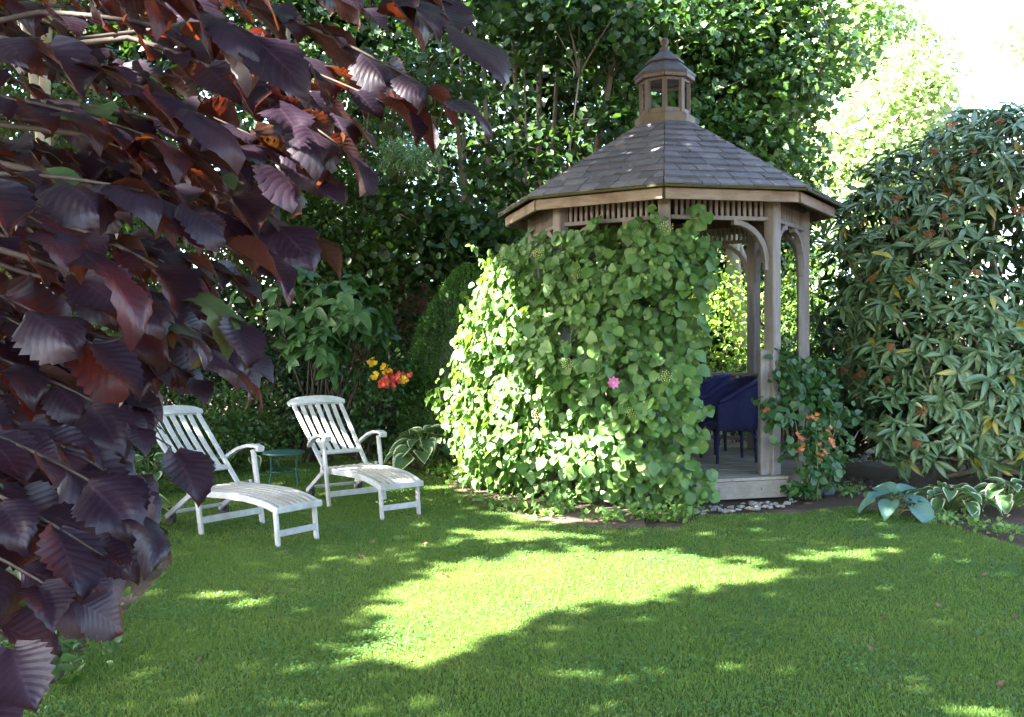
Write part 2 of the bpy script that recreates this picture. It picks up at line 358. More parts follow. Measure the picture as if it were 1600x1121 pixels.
def mass(name, T, P, D, Nn, S, mat, parent=None, base=(0, 0, 0), rng=None, var=None, kind=None, width=1.0):
    """many leaves joined into one mesh"""
    rng = rng or R_(1); V, Q, U = T; n = len(P)
    Q = np.array([q if q[2] != q[3] else q for q in Q])
    if np.isscalar(S): S = np.full(n, S)
    Fm = frames(D, Nn); Vs = V * np.array([width, 1, 1])
    X = np.einsum('nij,vj->nvi', Fm, Vs) * S[:, None, None] + (P - np.array(base))[:, None, :]
    if var is None: var = rng.random(n)
    tri = Q[:, 2] == Q[:, 3]
    QQ = (Q[None] + (np.arange(n) * len(V))[:, None, None]).reshape(-1, 4)
    if tri.any():
        Q2 = np.concatenate([Q[~tri][:, [0, 1, 2]], Q[~tri][:, [0, 2, 3]], Q[tri][:, :3]])
        QQ = (Q2[None] + (np.arange(n) * len(V))[:, None, None]).reshape(-1, 3)
    me = raw_mesh(name, X.reshape(-1, 3), QQ, np.tile(U, (n, 1)), np.repeat(var, len(V)), mat)
    o = link(name, me, parent)
    if kind: o['kind'] = kind
    return o
def leaf_variants(name, Ts, mat, nvar=4):
    out = []
    for i, (V, Q, U) in enumerate(Ts):
        for j in range(nvar):
            out.append(raw_mesh(name, V, Q, U, np.full(len(V), (i * nvar + j) * .137 % 1.0), mat))
    return out
def leaf_objs(name, meshes, P, D, Nn, S, parent, base, rng):
    Fm = frames(D, Nn); b = np.array(base)
    for i in range(len(P)):
        m3 = Fm[i] * S[i]; p = P[i] - b
        mw = Matrix(((*m3[0], p[0]), (*m3[1], p[1]), (*m3[2], p[2]), (0, 0, 0, 1)))
        link(name, meshes[int(rng.integers(len(meshes)))], parent, mw)
def rvec(rng, n): return unit(rng.normal(size=(n, 3)))
def bez(p0, p1, p2, n=8):
    t = np.linspace(0, 1, n)[:, None]; p0, p1, p2 = map(lambda a: np.array(a, float), (p0, p1, p2))
    return (1 - t) ** 2 * p0 + 2 * t * (1 - t) * p1 + t * t * p2

# ---------------------------------------------------------------- ground, beds, lawn
gm = MB(); gm.add([(-300, -300, -.02), (300, -300, -.02), (300, 600, -.02), (-300, 600, -.02)], [(0, 1, 2, 3)])
tag(gm.build('ground', 'soil'), kind='structure')
LAWN_PX = [(100, 1060), (150, 1000), (225, 930), (270, 880), (262, 830), (215, 800), (230, 760), (330, 722), (400, 706), (560, 714), (640, 732), (700, 750), (745, 785), (830, 812), (950, 826), (1060, 827), (1092, 806), (1165, 803), (1240, 803), (1330, 792), (1440, 812), (1520, 832), (1600, 858), (1750, 915)]
LAWN = [tuple(gnd(*p)[:2]) for p in LAWN_PX]
LAWN = [(-2.05, -1.0), (-2.1, 2.5)] + LAWN + [(4.3, 5.0), (4.4, -1.0)]
lm = MB(); lm.add([(x, y, 0.0) for x, y in LAWN], [tuple(range(len(LAWN)))][::-1])
lawn = lm.build('lawn', 'lawn'); tag(lawn, kind='structure')
def grass_build():
    rng = R_(5); out = []
    for y0, y1, den in ((2.6, 5.2, 14000), (5.2, 7.2, 9500), (7.2, 9.5, 6000), (9.5, 14, 3000)):
        hw = y1 * .60 + .3; n = int(den * (y1 - y0) * 2 * hw)
        p = np.stack([rng.uniform(-hw, hw, n), rng.uniform(y0, y1, n)], 1)
        p = p[inside(p, LAWN)]; sc = 1.0 if y0 < 5 else (1.15 if y0 < 7 else (1.4 if y0 < 9 else 1.8))
        out.append(np.c_[p, np.full(len(p), sc)])
    p = np.concatenate(out); n = len(p); th = rng.uniform(0, 2 * PI, n)
    patch = .5 + .5 * np.sin(p[:, 0] * 3.1 + np.sin(p[:, 1] * 2.3) * 2) * np.sin(p[:, 1] * 2.7 + p[:, 0])
    h = rng.uniform(.009, .021, n) * (1 + .30 * patch); wd = rng.uniform(.0016, .0027, n) * p[:, 2]
    lean = rng.uniform(.1, .9, n) * h; la = rng.uniform(0, 2 * PI, n)
    b = np.c_[p[:, :2], np.zeros(n)]; sd = np.c_[np.cos(th), np.sin(th), np.zeros(n)] * wd[:, None]
    ld_ = np.c_[np.cos(la), np.sin(la), np.zeros(n)] * lean[:, None]; hz = np.c_[np.zeros((n, 2)), h]
    V = np.stack([b - sd, b + sd, b + hz * .62 + ld_ * .35 + sd * .7, b + hz + ld_], 1).reshape(-1, 3)
    i = np.arange(n) * 4
    Q = np.stack([i, i + 1, i + 2, i, i + 2, i + 3], 1).reshape(-1, 3)
    me = raw_mesh('grass', V, Q, None, np.repeat(rng.random(n), 4), 'grass', smooth=False)
    tag(link('grass', me), 'short mown green grass covering the garden lawn', 'grass', kind='stuff')
grass_build()
def clover():
    rng = R_(6); n = 16000; c = np.stack([rng.uniform(-2.5, 4.2, 130), 3.6 + 5.0 * rng.random(130)], 1); i = rng.integers(0, 130, n)
    p = c[i] + rng.normal(0, .13, (n, 2)); p = p[inside(p, LAWN)]; n = len(p); P = np.c_[p, rng.uniform(.012, .026, n)]
    o = mass('clover', T_round, P, unit(np.c_[rng.normal(size=(n, 2)), np.zeros(n)]), unit(np.c_[rng.normal(0, .3, (n, 2)), np.ones(n)]), rng.uniform(.010, .019, n), 'clover', None, (0, 0, 0), rng, kind='stuff')
    tag(o, 'patches of tiny clover leaves growing in the lawn', 'clover')
    n = 46; P = np.c_[rng.uniform(-2.4, 3.8, n), rng.uniform(3.9, 8.2, n), np.full(n, .024)]; P = P[inside(P[:, :2], LAWN)]; n = len(P)
    o = mass('fallen_leaves', T_ovate, P, unit(np.c_[rng.normal(size=(n, 2)), np.zeros(n)]), unit(np.c_[rng.normal(0, .35, (n, 2)), np.ones(n)]), rng.uniform(.025, .055, n), 'dead_leaf', None, (0, 0, 0), rng, kind='stuff', width=1.3)
    tag(o, 'scattered brown fallen leaves lying on the lawn', 'fallen leaves')
clover()
ds = MB(); pts = [gnd(*p) for p in [(690, 752), (742, 790), (832, 815), (948, 829), (1010, 826), (1000, 800), (900, 780), (800, 765)]]
ds.add([(p[0], p[1], .008) for p in pts], [tuple(range(len(pts)))]); tag(ds.build('dry_bed', 'dry_soil'), kind='structure')

# ---------------------------------------------------------------- gazebo
GX, GY, GTH = 1.731, 10.445, -0.1696
D8 = PI / 4
gz = thing('gazebo', 'weathered octagonal timber gazebo with shingled roof and small cupola', 'gazebo', (GX, GY, 0), GTH)
def gv(R, k, z): return np.array([R * math.sin(k * D8), -R * math.cos(k * D8), z])
def gworld(p):
    c, s = math.cos(GTH), math.sin(GTH); return np.array([GX + p[0] * c - p[1] * s, GY + p[0] * s + p[1] * c, p[2]])
ZD = .22
def build_gazebo():
    rg = random.Random(3)
    RD, RP, RE = 1.68, 1.494, 1.83
    # deck boards, clipped to the octagon
    ap = RD * math.cos(PI / 8)
    def half(y):
        y = abs(y); a = RD * math.sin(PI / 8) if False else RD
        # octagon with a vertex on the axes: half width at offset y
        x45 = RD * math.cos(PI / 4)
        return x45 + (RD - x45) * (x45 - y) / x45 if y <= x45 else x45 * (RD - y) / (RD - x45)
    y = -RD + .03
    a45 = .35
    bw = .118
    while y < RD - .05:
        y1 = min(y + bw, RD - .02); ym = [half(y + .002), half(y1 - .004)]
        b = MB(); z0 = ZD - .028; z1 = ZD + rg.uniform(-.0015, .0015)
        b.add([(-ym[0], y + .002, z0), (ym[0], y + .002, z0), (ym[1], y1 - .004, z0), (-ym[1], y1 - .004, z0), (-ym[0], y + .002, z1), (ym[0], y + .002, z1), (ym[1], y1 - .004, z1), (-ym[1], y1 - .004, z1)],
              [(3, 2, 1, 0), (4, 5, 6, 7), (0, 1, 5, 4), (1, 2, 6, 5), (2, 3, 7, 6), (3, 0, 4, 7)])
        b.build('deck_board', 'deck', gz); y = y1
    for k in range(8):
        b = MB(); p, q = gv(RD - .03, k, .10), gv(RD - .03, k + 1, .10); b.beam(p, q, .035, .172); rb = b.build('rim_board', 'deck', gz)
        if k == 0:
            for t in (.45, .80):
                c = p + (q - p) * t; nrm = unit(np.array([c[0], c[1], 0])); m = MB()
                m.tube([c + nrm * .014 + np.array([0, 0, .01]), c + nrm * .024 + np.array([0, 0, .01])], .02, 12); m.build('plug', 'deck', rb)
    for k in range(8):
        a = k * D8; b = MB()
        up_ = np.array([math.sin(a), -math.cos(a), 0]); b.beam(gv(RP, k, ZD - .01), gv(RP, k, 2.95), .12, .12, up_, .008); po = b.build('post', 'gazebo_wood', gz)
    # half posts beside the entrance
    for k, s in ((1, -1), (0, 1)):
        p = gv(RP, k, ZD); q = gv(RP, k + s, ZD); d = unit(q - p); b = MB()
        b.beam(p + d * .095, p + d * .095 + np.array([0, 0, 1.24]), .065, .10, d, .006); b.build('newel_board', 'gazebo_wood', gz)
    # frieze and brackets on each side
    for k in range(8):
        p, q = gv(RP, k, 0), gv(RP, k + 1, 0); d = unit(q - p); L = np.linalg.norm(q - p); nrm = unit((p + q) / 2)
        fz = MB(); fz.beam(p + d * .06 + [0, 0, 2.755], q - d * .06 + [0, 0, 2.755], .06, .04); fr = fz.build('frieze_rail', 'gazebo_wood', gz)
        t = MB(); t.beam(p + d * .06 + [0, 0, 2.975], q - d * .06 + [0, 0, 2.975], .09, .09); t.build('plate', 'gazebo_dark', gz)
        n = 17
        for i in range(1, n):
            c = p + d * (.06 + (L - .12) * i / n); m = MB()
            m.beam(c + [0, 0, 2.774], c + [0, 0, 2.932], .030, .024, nrm, .002); m.build('spindle', 'gazebo_wood', fr)
        for e, dd in ((p, d), (q, -d)):
            m = MB(); P0 = e + dd * .075; pts = []
            for i in range(9):
                a = i / 8 * PI / 2; pts.append(P0 + dd * (.36 * (1 - math.cos(a)) - .005) + np.array([0, 0, 2.33 + .385 * math.sin(a)]))
            m.sweep(pts, .05, .062, nrm); br = m.build('bracket', 'gazebo_wood', gz)
            m = MB(); m.beam(P0 + [0, 0, 2.25], P0 + [0, 0, 2.38], .06, .04, dd, .006); m.build('bracket_foot', 'gazebo_wood', br)
        if k not in (0, 1):
            r = MB(); r.beam(p + d * .06 + [0, 0, 1.13], q - d * .06 + [0, 0, 1.13], .09, .04); ro = r.build('rail', 'gazebo_wood', gz)
            r = MB(); r.beam(p + d * .06 + [0, 0, .34], q - d * .06 + [0, 0, .34], .06, .05); r.build('lower_rail', 'gazebo_wood', ro)
            for i in range(1, 10):
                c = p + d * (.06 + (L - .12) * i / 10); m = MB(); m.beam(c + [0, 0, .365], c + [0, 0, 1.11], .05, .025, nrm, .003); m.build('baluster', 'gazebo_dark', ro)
        # eave board
        e = MB(); P, Q = gv(RE - .022, k, 2.935), gv(RE - .022, k + 1, 2.935); dd = unit(Q - P)
        e.beam(P + dd * .012, Q - dd * .012, .04, .105, (0, 0, 1), .004); e.build('eave_board', 'gazebo_eave', gz)
        # soffit between eave board and plate
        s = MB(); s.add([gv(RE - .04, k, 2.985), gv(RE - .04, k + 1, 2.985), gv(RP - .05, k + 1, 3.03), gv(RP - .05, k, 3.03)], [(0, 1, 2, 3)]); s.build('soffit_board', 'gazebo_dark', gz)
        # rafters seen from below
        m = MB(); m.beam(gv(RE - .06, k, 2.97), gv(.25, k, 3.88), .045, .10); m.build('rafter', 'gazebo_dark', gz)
    # roof
    R0, Z0, R1, Z1 = 1.895, 3.005, .30, 3.955
    u = MB(); nv = 8
    vb = [gv(R0 - .03, k, Z0 - .012) for k in range(8)] + [gv(R1, k, Z1 - .012) for k in range(8)]
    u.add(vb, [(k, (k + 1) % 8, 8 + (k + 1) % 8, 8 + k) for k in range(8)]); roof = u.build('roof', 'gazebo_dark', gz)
    ed = MB()
    for k in range(8): ed.beam(gv(R0 + .002, k, Z0 - .006), gv(R0 + .002, k + 1, Z0 - .006), .03, .026)
    ed.build('eave_edge', 'moss', roof)
    rows = 11; tn = math.tan(PI / 8); cs = math.cos(PI / 8); rest = MB()
    a0, a1 = R0 * cs + .006, R1 * cs
    for k in range(8):
        am = (k + .5) * D8; nd = np.array([math.sin(am), -math.cos(am), 0]); tg = np.array([math.cos(am), math.sin(am), 0])
        sl = unit(np.array([*(-nd[:2] * (a0 - a1)), Z1 - Z0])); nr = np.cross(tg, sl); nr = nr if nr[2] > 0 else -nr
        def pt(a, x, h): return nd * a + tg * x + np.array([0, 0, Z0 + (a0 - a) / (a0 - a1) * (Z1 - Z0)]) + nr * h
        for j in range(rows):
            ab = a0 + (a1 - a0) * j / rows; at_ = a0 + (a1 - a0) * (j + 1.12) / rows
            wb, wt = ab * tn, at_ * tn; n = max(2, int(round(2 * wb / .185)))
            cuts = [-1] + sorted(-1 + 2 * (i + (.5 if j % 2 else 0) + rg.uniform(-.13, .13)) / n for i in range(1, n + (0 if j % 2 == 0 else 0))) + [1]
            for i in range(len(cuts) - 1):
                xb0, xb1 = cuts[i] * wb, cuts[i + 1] * wb
                xt0 = -wt if i == 0 else max(-wt, min(wt, xb0)); xt1 = wt if i == len(cuts) - 2 else max(-wt, min(wt, xb1))
                if xt1 - xt0 < .004: xt1 = xt0 + .004
                g = .0045; gl = .0004 if i == 0 else g; gr = .0004 if i == len(cuts) - 2 else g; dz = rg.uniform(0, .010); da = rg.uniform(-.008, .006)
                A = ab + da; v = [pt(A, xb0 + gl, .006 + dz), pt(A, xb1 - gr, .006 + dz), pt(at_, xt1 - gr, 0), pt(at_, xt0 + gl, 0), pt(A, xb0 + gl, .024 + dz), pt(A, xb1 - gr, .024 + dz), pt(at_, xt1 - gr, .010), pt(at_, xt0 + gl, .010)]
                m = rest if k in (2, 3, 4, 5) else MB()
                m.add(v, [(3, 2, 1, 0), (4, 5, 6, 7), (0, 1, 5, 4), (1, 2, 6, 5), (2, 3, 7, 6), (3, 0, 4, 7)])
                if m is not rest: m.build('shingle', 'shingle', roof)
    tag(rest.build('shingles', 'shingle', roof), kind='stuff')
    # cupola
    cp = MB()
    def octa(prof, mb, rot=-PI / 2): mb.lathe(prof, 8, (0, 0, 0), rot)
    octa([(.335, 3.93), (.335, 4.035), (.30, 4.06)], cp); cup = cp.build('cupola', 'cupola_base', gz)
    for k in range(8):
        m = MB(); a = k * D8; o_ = np.array([math.sin(a), -math.cos(a), 0]); m.beam(gv(.262, k, 4.05), gv(.262, k, 4.43), .055, .045, o_, .004); m.build('cupola_post', 'gazebo_wood', cup)
        m = MB(); m.beam(gv(.262, k, 4.085), gv(.262, k + 1, 4.085), .035, .05); m.build('cupola_sill', 'gazebo_wood', cup)
        m = MB(); m.beam(gv(.262, k, 4.425), gv(.262, k + 1, 4.425), .04, .03); m.build('cupola_header', 'gazebo_wood', cup)
        m = MB(); m.beam(gv(.315, k, 4.47), gv(.315, k + 1, 4.47), .035, .055); m.build('cupola_eave', 'gazebo_wood', cup)
    m = MB(); octa([(.01, 4.44), (.315, 4.445), (.345, 4.495), (.345, 4.51), (.19, 4.645), (.19, 4.65)], m); m.build('cupola_roof', 'shingle', cup)
    m = MB(); octa([(.12, 4.64), (.215, 4.645), (.215, 4.66), (.055, 4.79), (.01, 4.80)], m); m.build('cupola_cap', 'shingle', cup)
    m = MB(); m.lathe([(.055, 4.785), (.05, 4.82), (.028, 4.835), (.024, 4.85), (.036, 4.862), (.047, 4.885), (.047, 4.905), (.034, 4.928), (.012, 4.94)], 16); m.build('finial', 'gazebo_wood', cup, True)
build_gazebo()

# ---------------------------------------------------------------- wicker chairs
def wicker_chair(label, loc, rz, flip=1):
    t = thing('wicker_armchair', label, 'armchair', loc, rz, 'blue wicker armchairs in the gazebo')
    # faces +x; U-shaped wrap from one arm round the back to the other
    n = 28; b = MB(); V = []; K = 4
    pts = []
    for i in range(n + 1):
        s = i / n * 2 - 1
        a = s * PI * .5
        if abs(s) > .5: x = -.02 + (abs(s) - .5) / .5 * .27; y = math.copysign(.285, s)
        else: x = -.02 - .25 * math.cos(s * PI); y = .285 * math.sin(s * PI)
        pts.append((x, y, s))
    for th in (0, .026):
        for i, (x, y, s) in enumerate(pts):
            nx, ny = (x + .02, y) if abs(s) <= .5 else (0, math.copysign(1, s)); l = math.hypot(nx, ny); nx, ny = nx / l, ny / l
            back = max(0, math.cos(s * PI * .5)) ** 1.6
            ztop = .665 + .25 * back; fl = 1 + .10 * back
            for k in range(K + 1):
                z = .36 + (ztop - .36) * k / K; q = 1 + (.10 * k / K) * back
                V.append(((x + .02) * q - .02 + nx * th, y * q + ny * th, z))
    c = K + 1; H = (n + 1) * c; Fs = []
    for i in range(n):
        for k in range(K):
            Fs.append((H + i * c + k, H + (i + 1) * c + k, H + (i + 1) * c + k + 1, H + i * c + k + 1)); Fs.append((i * c + k, i * c + k + 1, (i + 1) * c + k + 1, (i + 1) * c + k))
        Fs.append((i * c + K, H + i * c + K, H + (i + 1) * c + K, (i + 1) * c + K)); Fs.append((i * c, (i + 1) * c, H + (i + 1) * c, H + i * c))
    for i in (0, n):
        for k in range(K): Fs.append((i * c + k, H + i * c + k, H + i * c + k + 1, i * c + k + 1))
    b.add(V, Fs); b.build('wrap_back', 'wicker', t, True)
    r = MB(); r.tube([((V[i * c + K][0] + V[H + i * c + K][0]) / 2, (V[i * c + K][1] + V[H + i * c + K][1]) / 2, V[i * c + K][2] + .004) for i in range(n + 1)], .028, 8); r.build('rim', 'wicker', t, True)
    s_ = MB(); s_.lathe([(.05, .36), (.285, .365), (.30, .39), (.28, .42), (.05, .43)], 20, (-.02, 0, 0)); s_.build('seat', 'wicker', t, True)
    for x in (-.20, .235):
        for y in (-.255, .255):
            yy = y if x > 0 else y * .78
            m = MB(); m.tube([(x * 1.06, yy * 1.06, 0), (x, yy, .38), (x, yy, .62 if x > 0 else .5)], [.017, .021, .02], 8); m.build('leg', 'wicker', t, True)
    for y in (-.265, .265):
        m = MB(); m.tube([(.235, y, .18), (.22, y, .27), (.15, y, .345), (0, y, .365), (-.13, y, .345), (-.2, y * .85, .27), (-.205, y * .8, .18)], .010, 6); m.build('arch_brace', 'wicker', t, True)
    return t
wicker_chair('blue wicker armchair side-on beside the gazebo entrance post', (2.42, 10.26, ZD), PI + .12)
wicker_chair('blue wicker armchair with rounded back against the gazebo back rail', (2.27, 11.02, ZD), PI - .5)

# ---------------------------------------------------------------- steamer loungers and table
def lounger(label, loc, rz):
    t = thing('steamer_lounger', label, 'lounger', loc, rz, 'white steamer loungers on the lawn')
    W = 'white_paint'
    def bm(name, p, q, wd, th, upv=(0, 0, 1), mat=W, par=t):
        m = MB(); m.beam(p, q, wd, th, upv, .006); return m.build(name, mat, par)
    # backrest frame: local direction
    b0 = np.array([-.16, 0, .27]); b1 = np.array([-.93, 0, .93]); bd = unit(b1 - b0); bl = np.linalg.norm(b1 - b0); bn = np.cross(bd, [0, 1, 0]); bn = bn if bn[2] > 0 else -bn
    Y = np.array([0, 1., 0])
    for s in (-1, 1): bm('back_stile', b0 + Y * s * .225, b1 + Y * s * .262, .042, .026, bn)
    m = MB(); pts = [b1 + bd * (.028 - .035 * abs(u) ** 3) + Y * u * .315 + bn * (.012 * (1 - u * u)) for u in np.linspace(-1, 1, 13)]
    m.sweep(pts, .10, .03, bn, [.45, .82, .95, 1, 1.03, 1.05, 1.06, 1.05, 1.03, 1, .95, .82, .45]); tr = m.build('top_rail', W, t, True); tr.data.polygons.foreach_set('use_smooth', [False] * len(tr.data.polygons))
    c0 = b0 + bd * bl * .30; bm('back_rail', c0 - Y * .22, c0 + Y * .22, .05, .024, bn)
    for i in range(5):
        f = (i + 1) / 6 * 2 - 1; m = MB(); pts = []
        for k in range(7):
            u = k / 6; p = c0 + (b1 - c0) * u + Y * f * (.232 + .03 * u) - bn * .022 * math.sin(PI * u); pts.append(p)
        m.sweep(pts, .042, .014, bn); m.build('back_slat', W, t)
    # seat and foot panel
    def zs(x): return float(np.interp(x, [-.26, -.1, .1, .3, .5, .68, .80, .91], [.335, .338, .346, .356, .356, .343, .325, .295]))
    def hw(x): return float(np.interp(x, [-.26, .1, .91], [.245, .235, .195]))
    xs = np.linspace(-.26, .90, 14)
    for s in (-1, 1):
        m = MB(); m.sweep([(x, s * hw(x), zs(x) - .012) for x in xs], .028, .05); m.build('seat_rail', W, t)
    for i in range(6):
        f = ((i + 1) / 7 * 2 - 1); m = MB(); m.sweep([(x, f * (hw(x) - .005), zs(x) + .006) for x in xs], .036, .012); m.build('seat_slat', 'grey_slat', t)
    bm('foot_rail', (.915, -.215, .288), (.915, .215, .288), .035, .05)
    for x in (.12, -.22): bm('seat_cross_rail', (x, -.24, zs(x) - .03), (x, .24, zs(x) - .03), .04, .022)
    # foot legs
    for s in (-1, 1): bm('foot_leg', (.895, s * .185, 0), (.865, s * .185, .30), .045, .026, (0, 1, 0))
    bm('foot_cross_rail', (.885, -.172, .10), (.885, .172, .10), .022, .05)
    # front legs, arms, stretcher, rear legs with wheels
    for s in (-1, 1):
        y = s * .295
        bm('front_leg', (.02, y, 0), (-.105, y, .635), .055, .026, (0, 1, 0))
        m = MB(); pts = [(.0, y, .660), (-.06, y, .672), (-.16, y, .668), (-.30, y, .635), (-.42, y * .97, .582), (-.50, y * .93, .53)]
        m.sweep(pts, .062, .026, (0, 0, 1), [.95, 1.12, 1.08, .9, .72, .6]); ar = m.build('armrest', W, t)
        bm('arm_nose', (.012, y, .648), (-.02, y, .652), .07, .046, mat=W, par=ar)
        bm('rear_leg', (-.09, s * .262, .36), (-.58, s * .262, .075), .045, .024, (0, 1, 0))
        wl = MB(); wl.tube([(-.57, s * .262 + .018, .075), (-.57, s * .262 + .045, .075)], .075, 20); wo = wl.build('wheel', 'rubber', t)
        h = MB(); h.tube([(-.57, s * .262 + .008, .075), (-.57, s * .262 + .05, .075)], .02, 10); h.build('hub', W, wo)
        bm('bracket', (-.10, s * .262, .345), (-.17, s * .262, .345), .05, .03, (0, 1, 0), 'fitting')
    bm('stretcher', (.0, -.285, .115), (.0, .285, .115), .024, .055)
    bm('axle_rail', (-.55, -.262, .11), (-.55, .262, .11), .03, .03)
    bm('seat_back_rail', (-.13, -.262, .315), (-.13, .262, .315), .03, .045)
    return t
lounger('white slatted steamer lounger half hidden behind purple leaves', (-2.38, 7.80, 0), -.69)
lounger('white slatted steamer lounger beside the green table and hosta', (-1.52, 8.97, 0), -.955)

tp = gnd(444, 758); tb = thing('side_table', 'small round green metal side table between the white loungers', 'table', (tp[0], tp[1], 0), .5)
m = MB(); m.lathe([(.0, .352), (.215, .352), (.228, .342), (.232, .352), (.228, .366), (.215, .368), (.0, .366)], 28); m.build('tabletop', 'green_metal', tb)
for k in range(4):
    a = k * PI / 2 + .5; m = MB(); m.tube([(.19 * math.cos(a), .19 * math.sin(a), .352), (.185 * math.cos(a), .185 * math.sin(a), .15), (.215 * math.cos(a), .215 * math.sin(a), .0)], .009, 8); m.build('leg', 'green_metal', tb)
m = MB(); m.tube([(.185 * math.cos(a), .185 * math.sin(a), .16) for a in np.linspace(0, 2 * PI, 25)], .006, 6); m.build('ring', 'green_metal', tb)

# ---------------------------------------------------------------- climbing hydrangea on the gazebo
def vine_r(ph, z):
    r = np.interp(ph, np.radians([-140, -112, -90, -60, -30, -12, 0, 10, 20]), [1.85, 2.12, 2.27, 2.22, 2.08, 2.0, 1.92, 1.74, 1.66])
    zf = np.interp(z, [0, .15, .5, 1.1, 1.7, 2.1, 2.45, 2.8], [.97, 1.0, 1.06, 1.06, 1.02, .98, .91, .82])
    wob = .08 * np.sin(ph * 5 + z * 3.1) + .075 * np.sin(ph * 9 - z * 4.3 + 1) + .07 * np.sin(z * 7 + ph * 3) + .05 * np.sin(ph * 19 + z * 13)
    return r * zf + wob
def build_vine():
    rng = R_(11); base = gworld(np.array([0, -1.75, 0])); base[2] = 0
    t = thing('climbing_hydrangea', 'dense leafy climbing hydrangea covering the side of the gazebo', 'climber', base)
    n = 12500
    ph = rng.uniform(math.radians(-138), math.radians(16), n); z = rng.uniform(.04, 2.86, n)
    top = np.interp(ph, np.radians([-140, -100, -70, -40, -15, 0, 10, 18]), [1.9, 2.22, 2.50, 2.66, 2.70, 2.84, 2.75, 2.45]) + .11 * np.sin(ph * 17) + .08 * np.sin(ph * 31 + 1)
    rightedge = np.radians(np.interp(z, [0, .3, .7, 1.0, 1.6, 2.2, 2.5, 2.8], [3.5, 2, -.5, 0, 1, 6, 8, 3])) + .04 * np.sin(z * 9) + .025 * np.sin(z * 21)
    k = (z < top) & (ph < rightedge); ph, z = ph[k], z[k]; n = len(ph)
    dep = rng.random(n) ** 1.35 * .46; sh = rng.random(n) < .14; dep[sh] -= rng.uniform(.03, .17, sh.sum())
    gap = np.sin(ph * 11 + z * 5) + np.sin(ph * 7 - z * 9 + 2) + np.sin(ph * 23 + z * 17) * .7; kk = ~((gap > 1.75) & (dep < .26)); ph, z, dep = ph[kk], z[kk], dep[kk]; n = len(ph)
    r = vine_r(ph, z) - dep; a = ph
    P = np.stack([GX + r * np.sin(a), GY - r * np.cos(a), z], 1)
    out = np.stack([np.sin(a), -np.cos(a), np.zeros(n)], 1); tan = np.stack([np.cos(a), np.sin(a), np.zeros(n)], 1)
    Nn = unit(out * rng.uniform(.5, 1.0, n)[:, None] + np.array([0, 0, 1.]) * rng.uniform(.25, 1.1, n)[:, None] + rvec(rng, n) * .65)
    Dd = unit(np.array([0, 0, -1.]) * rng.uniform(.3, 1.0, n)[:, None] + out * rng.uniform(.1, .7, n)[:, None] + tan * rng.normal(0, .6, n)[:, None])
    S = np.where(rng.random(n) < .68, rng.uniform(.05, .09, n), rng.uniform(.085, .135, n))
    px = to_px(P)
    score = S * np.clip((unit(np.array([0, 0, EYE]) - P) * Nn).sum(1), 0, 1) - dep * .12 - np.clip(P[:, 1] - 9.2, 0, 3) * .02
    idx = np.argsort(-score)[:300]; rest = np.ones(n, bool); rest[idx] = False
    leaf_objs('leaf', leaf_variants('vine_leaf', T_heart, 'vine', 4), P[idx], Dd[idx], Nn[idx], S[idx], t, base, rng)
    o = mass('foliage', T_heart[0], P[rest], Dd[rest], Nn[rest], S[rest], 'vine', t, base, rng, kind='stuff')
    # young shoots
    m_ = 1500; i = rng.integers(0, n, m_); ok = dep[i] < .12; i = i[ok]
    Py = P[i] + out[i] * .04; mass('young_leaves', T_ovate, Py, unit(Dd[i] * .4 + out[i] * .6 + rvec(rng, len(i)) * .5), unit(Nn[i] + rvec(rng, len(i)) * .4), rng.uniform(.03, .075, len(i)), 'vine_young', t, base, rng, kind='stuff', width=1.3)
    # stems
    for q in range(9):
        s = MB(); p0 = math.radians(rng.uniform(-120, 4)); pts = []
        for zz in np.linspace(0, 2.3, 10): aa = p0 + .08 * math.sin(zz * 3 + q); rr = vine_r(aa, zz) - .36; pts.append((GX + rr * math.sin(aa) - base[0], GY - rr * math.cos(aa) - base[1], zz))
        s.tube(pts, np.linspace(.022, .008, 10), 6); s.build('stem', 'twig', t)
    # flower heads: clusters of small buds
    for fx, fy in [(955, 400), (905, 425), (1050, 345), (1040, 575), (890, 575), (770, 450), (760, 470), (745, 480), (850, 395), (1005, 360), (830, 640), (985, 640), (720, 560)]:
        # nearest surface point along the pixel ray
        best = np.argmin(((px - np.array([fx, fy])) ** 2).sum(1) + np.where(dep > .1, 4000, 0) + np.where(P[:, 1] > 10.3, 9000, 0)); c = P[best] + out[best] * .06
        m = MB(); nb = 34
        for q in range(nb):
            rr = .07 * math.sqrt(q / nb); an = q * 2.4; e = c + tan[best] * rr * math.cos(an) + np.array([0, 0, 1.]) * rr * math.sin(an) * .75 + out[best] * (.03 * (1 - (rr / .07) ** 2) + rng.uniform(0, .012)) - base
            s = rng.uniform(.004, .0075); m.add([e + [s, 0, 0], e + [0, s, 0], e - [s, 0, 0], e - [0, s, 0], e + [0, 0, s], e - [0, 0, s]], [(0, 1, 4), (1, 2, 4), (2, 3, 4), (3, 0, 4), (1, 0, 5), (2, 1, 5), (3, 2, 5), (0, 3, 5)])
        m.build('flower_head', 'cream', t)
    best = np.argmin(((px - np.array([971, 593])) ** 2).sum(1) + np.where(dep > .1, 4000, 0)); c = P[best] + out[best] * .10
    cf = thing('clematis_flower', 'single pink clematis bloom among the green gazebo climber leaves', 'flower', c)
    pet = [np.array(x, float) for x in T_ovate]
    mesh_p = raw_mesh('petal', T_ovate[0] * np.array([1.0, 1, .6]), T_ovate[1], T_ovate[2], np.zeros(len(T_ovate[0])), 'pink_petal')
    o_, tg = out[best], tan[best]
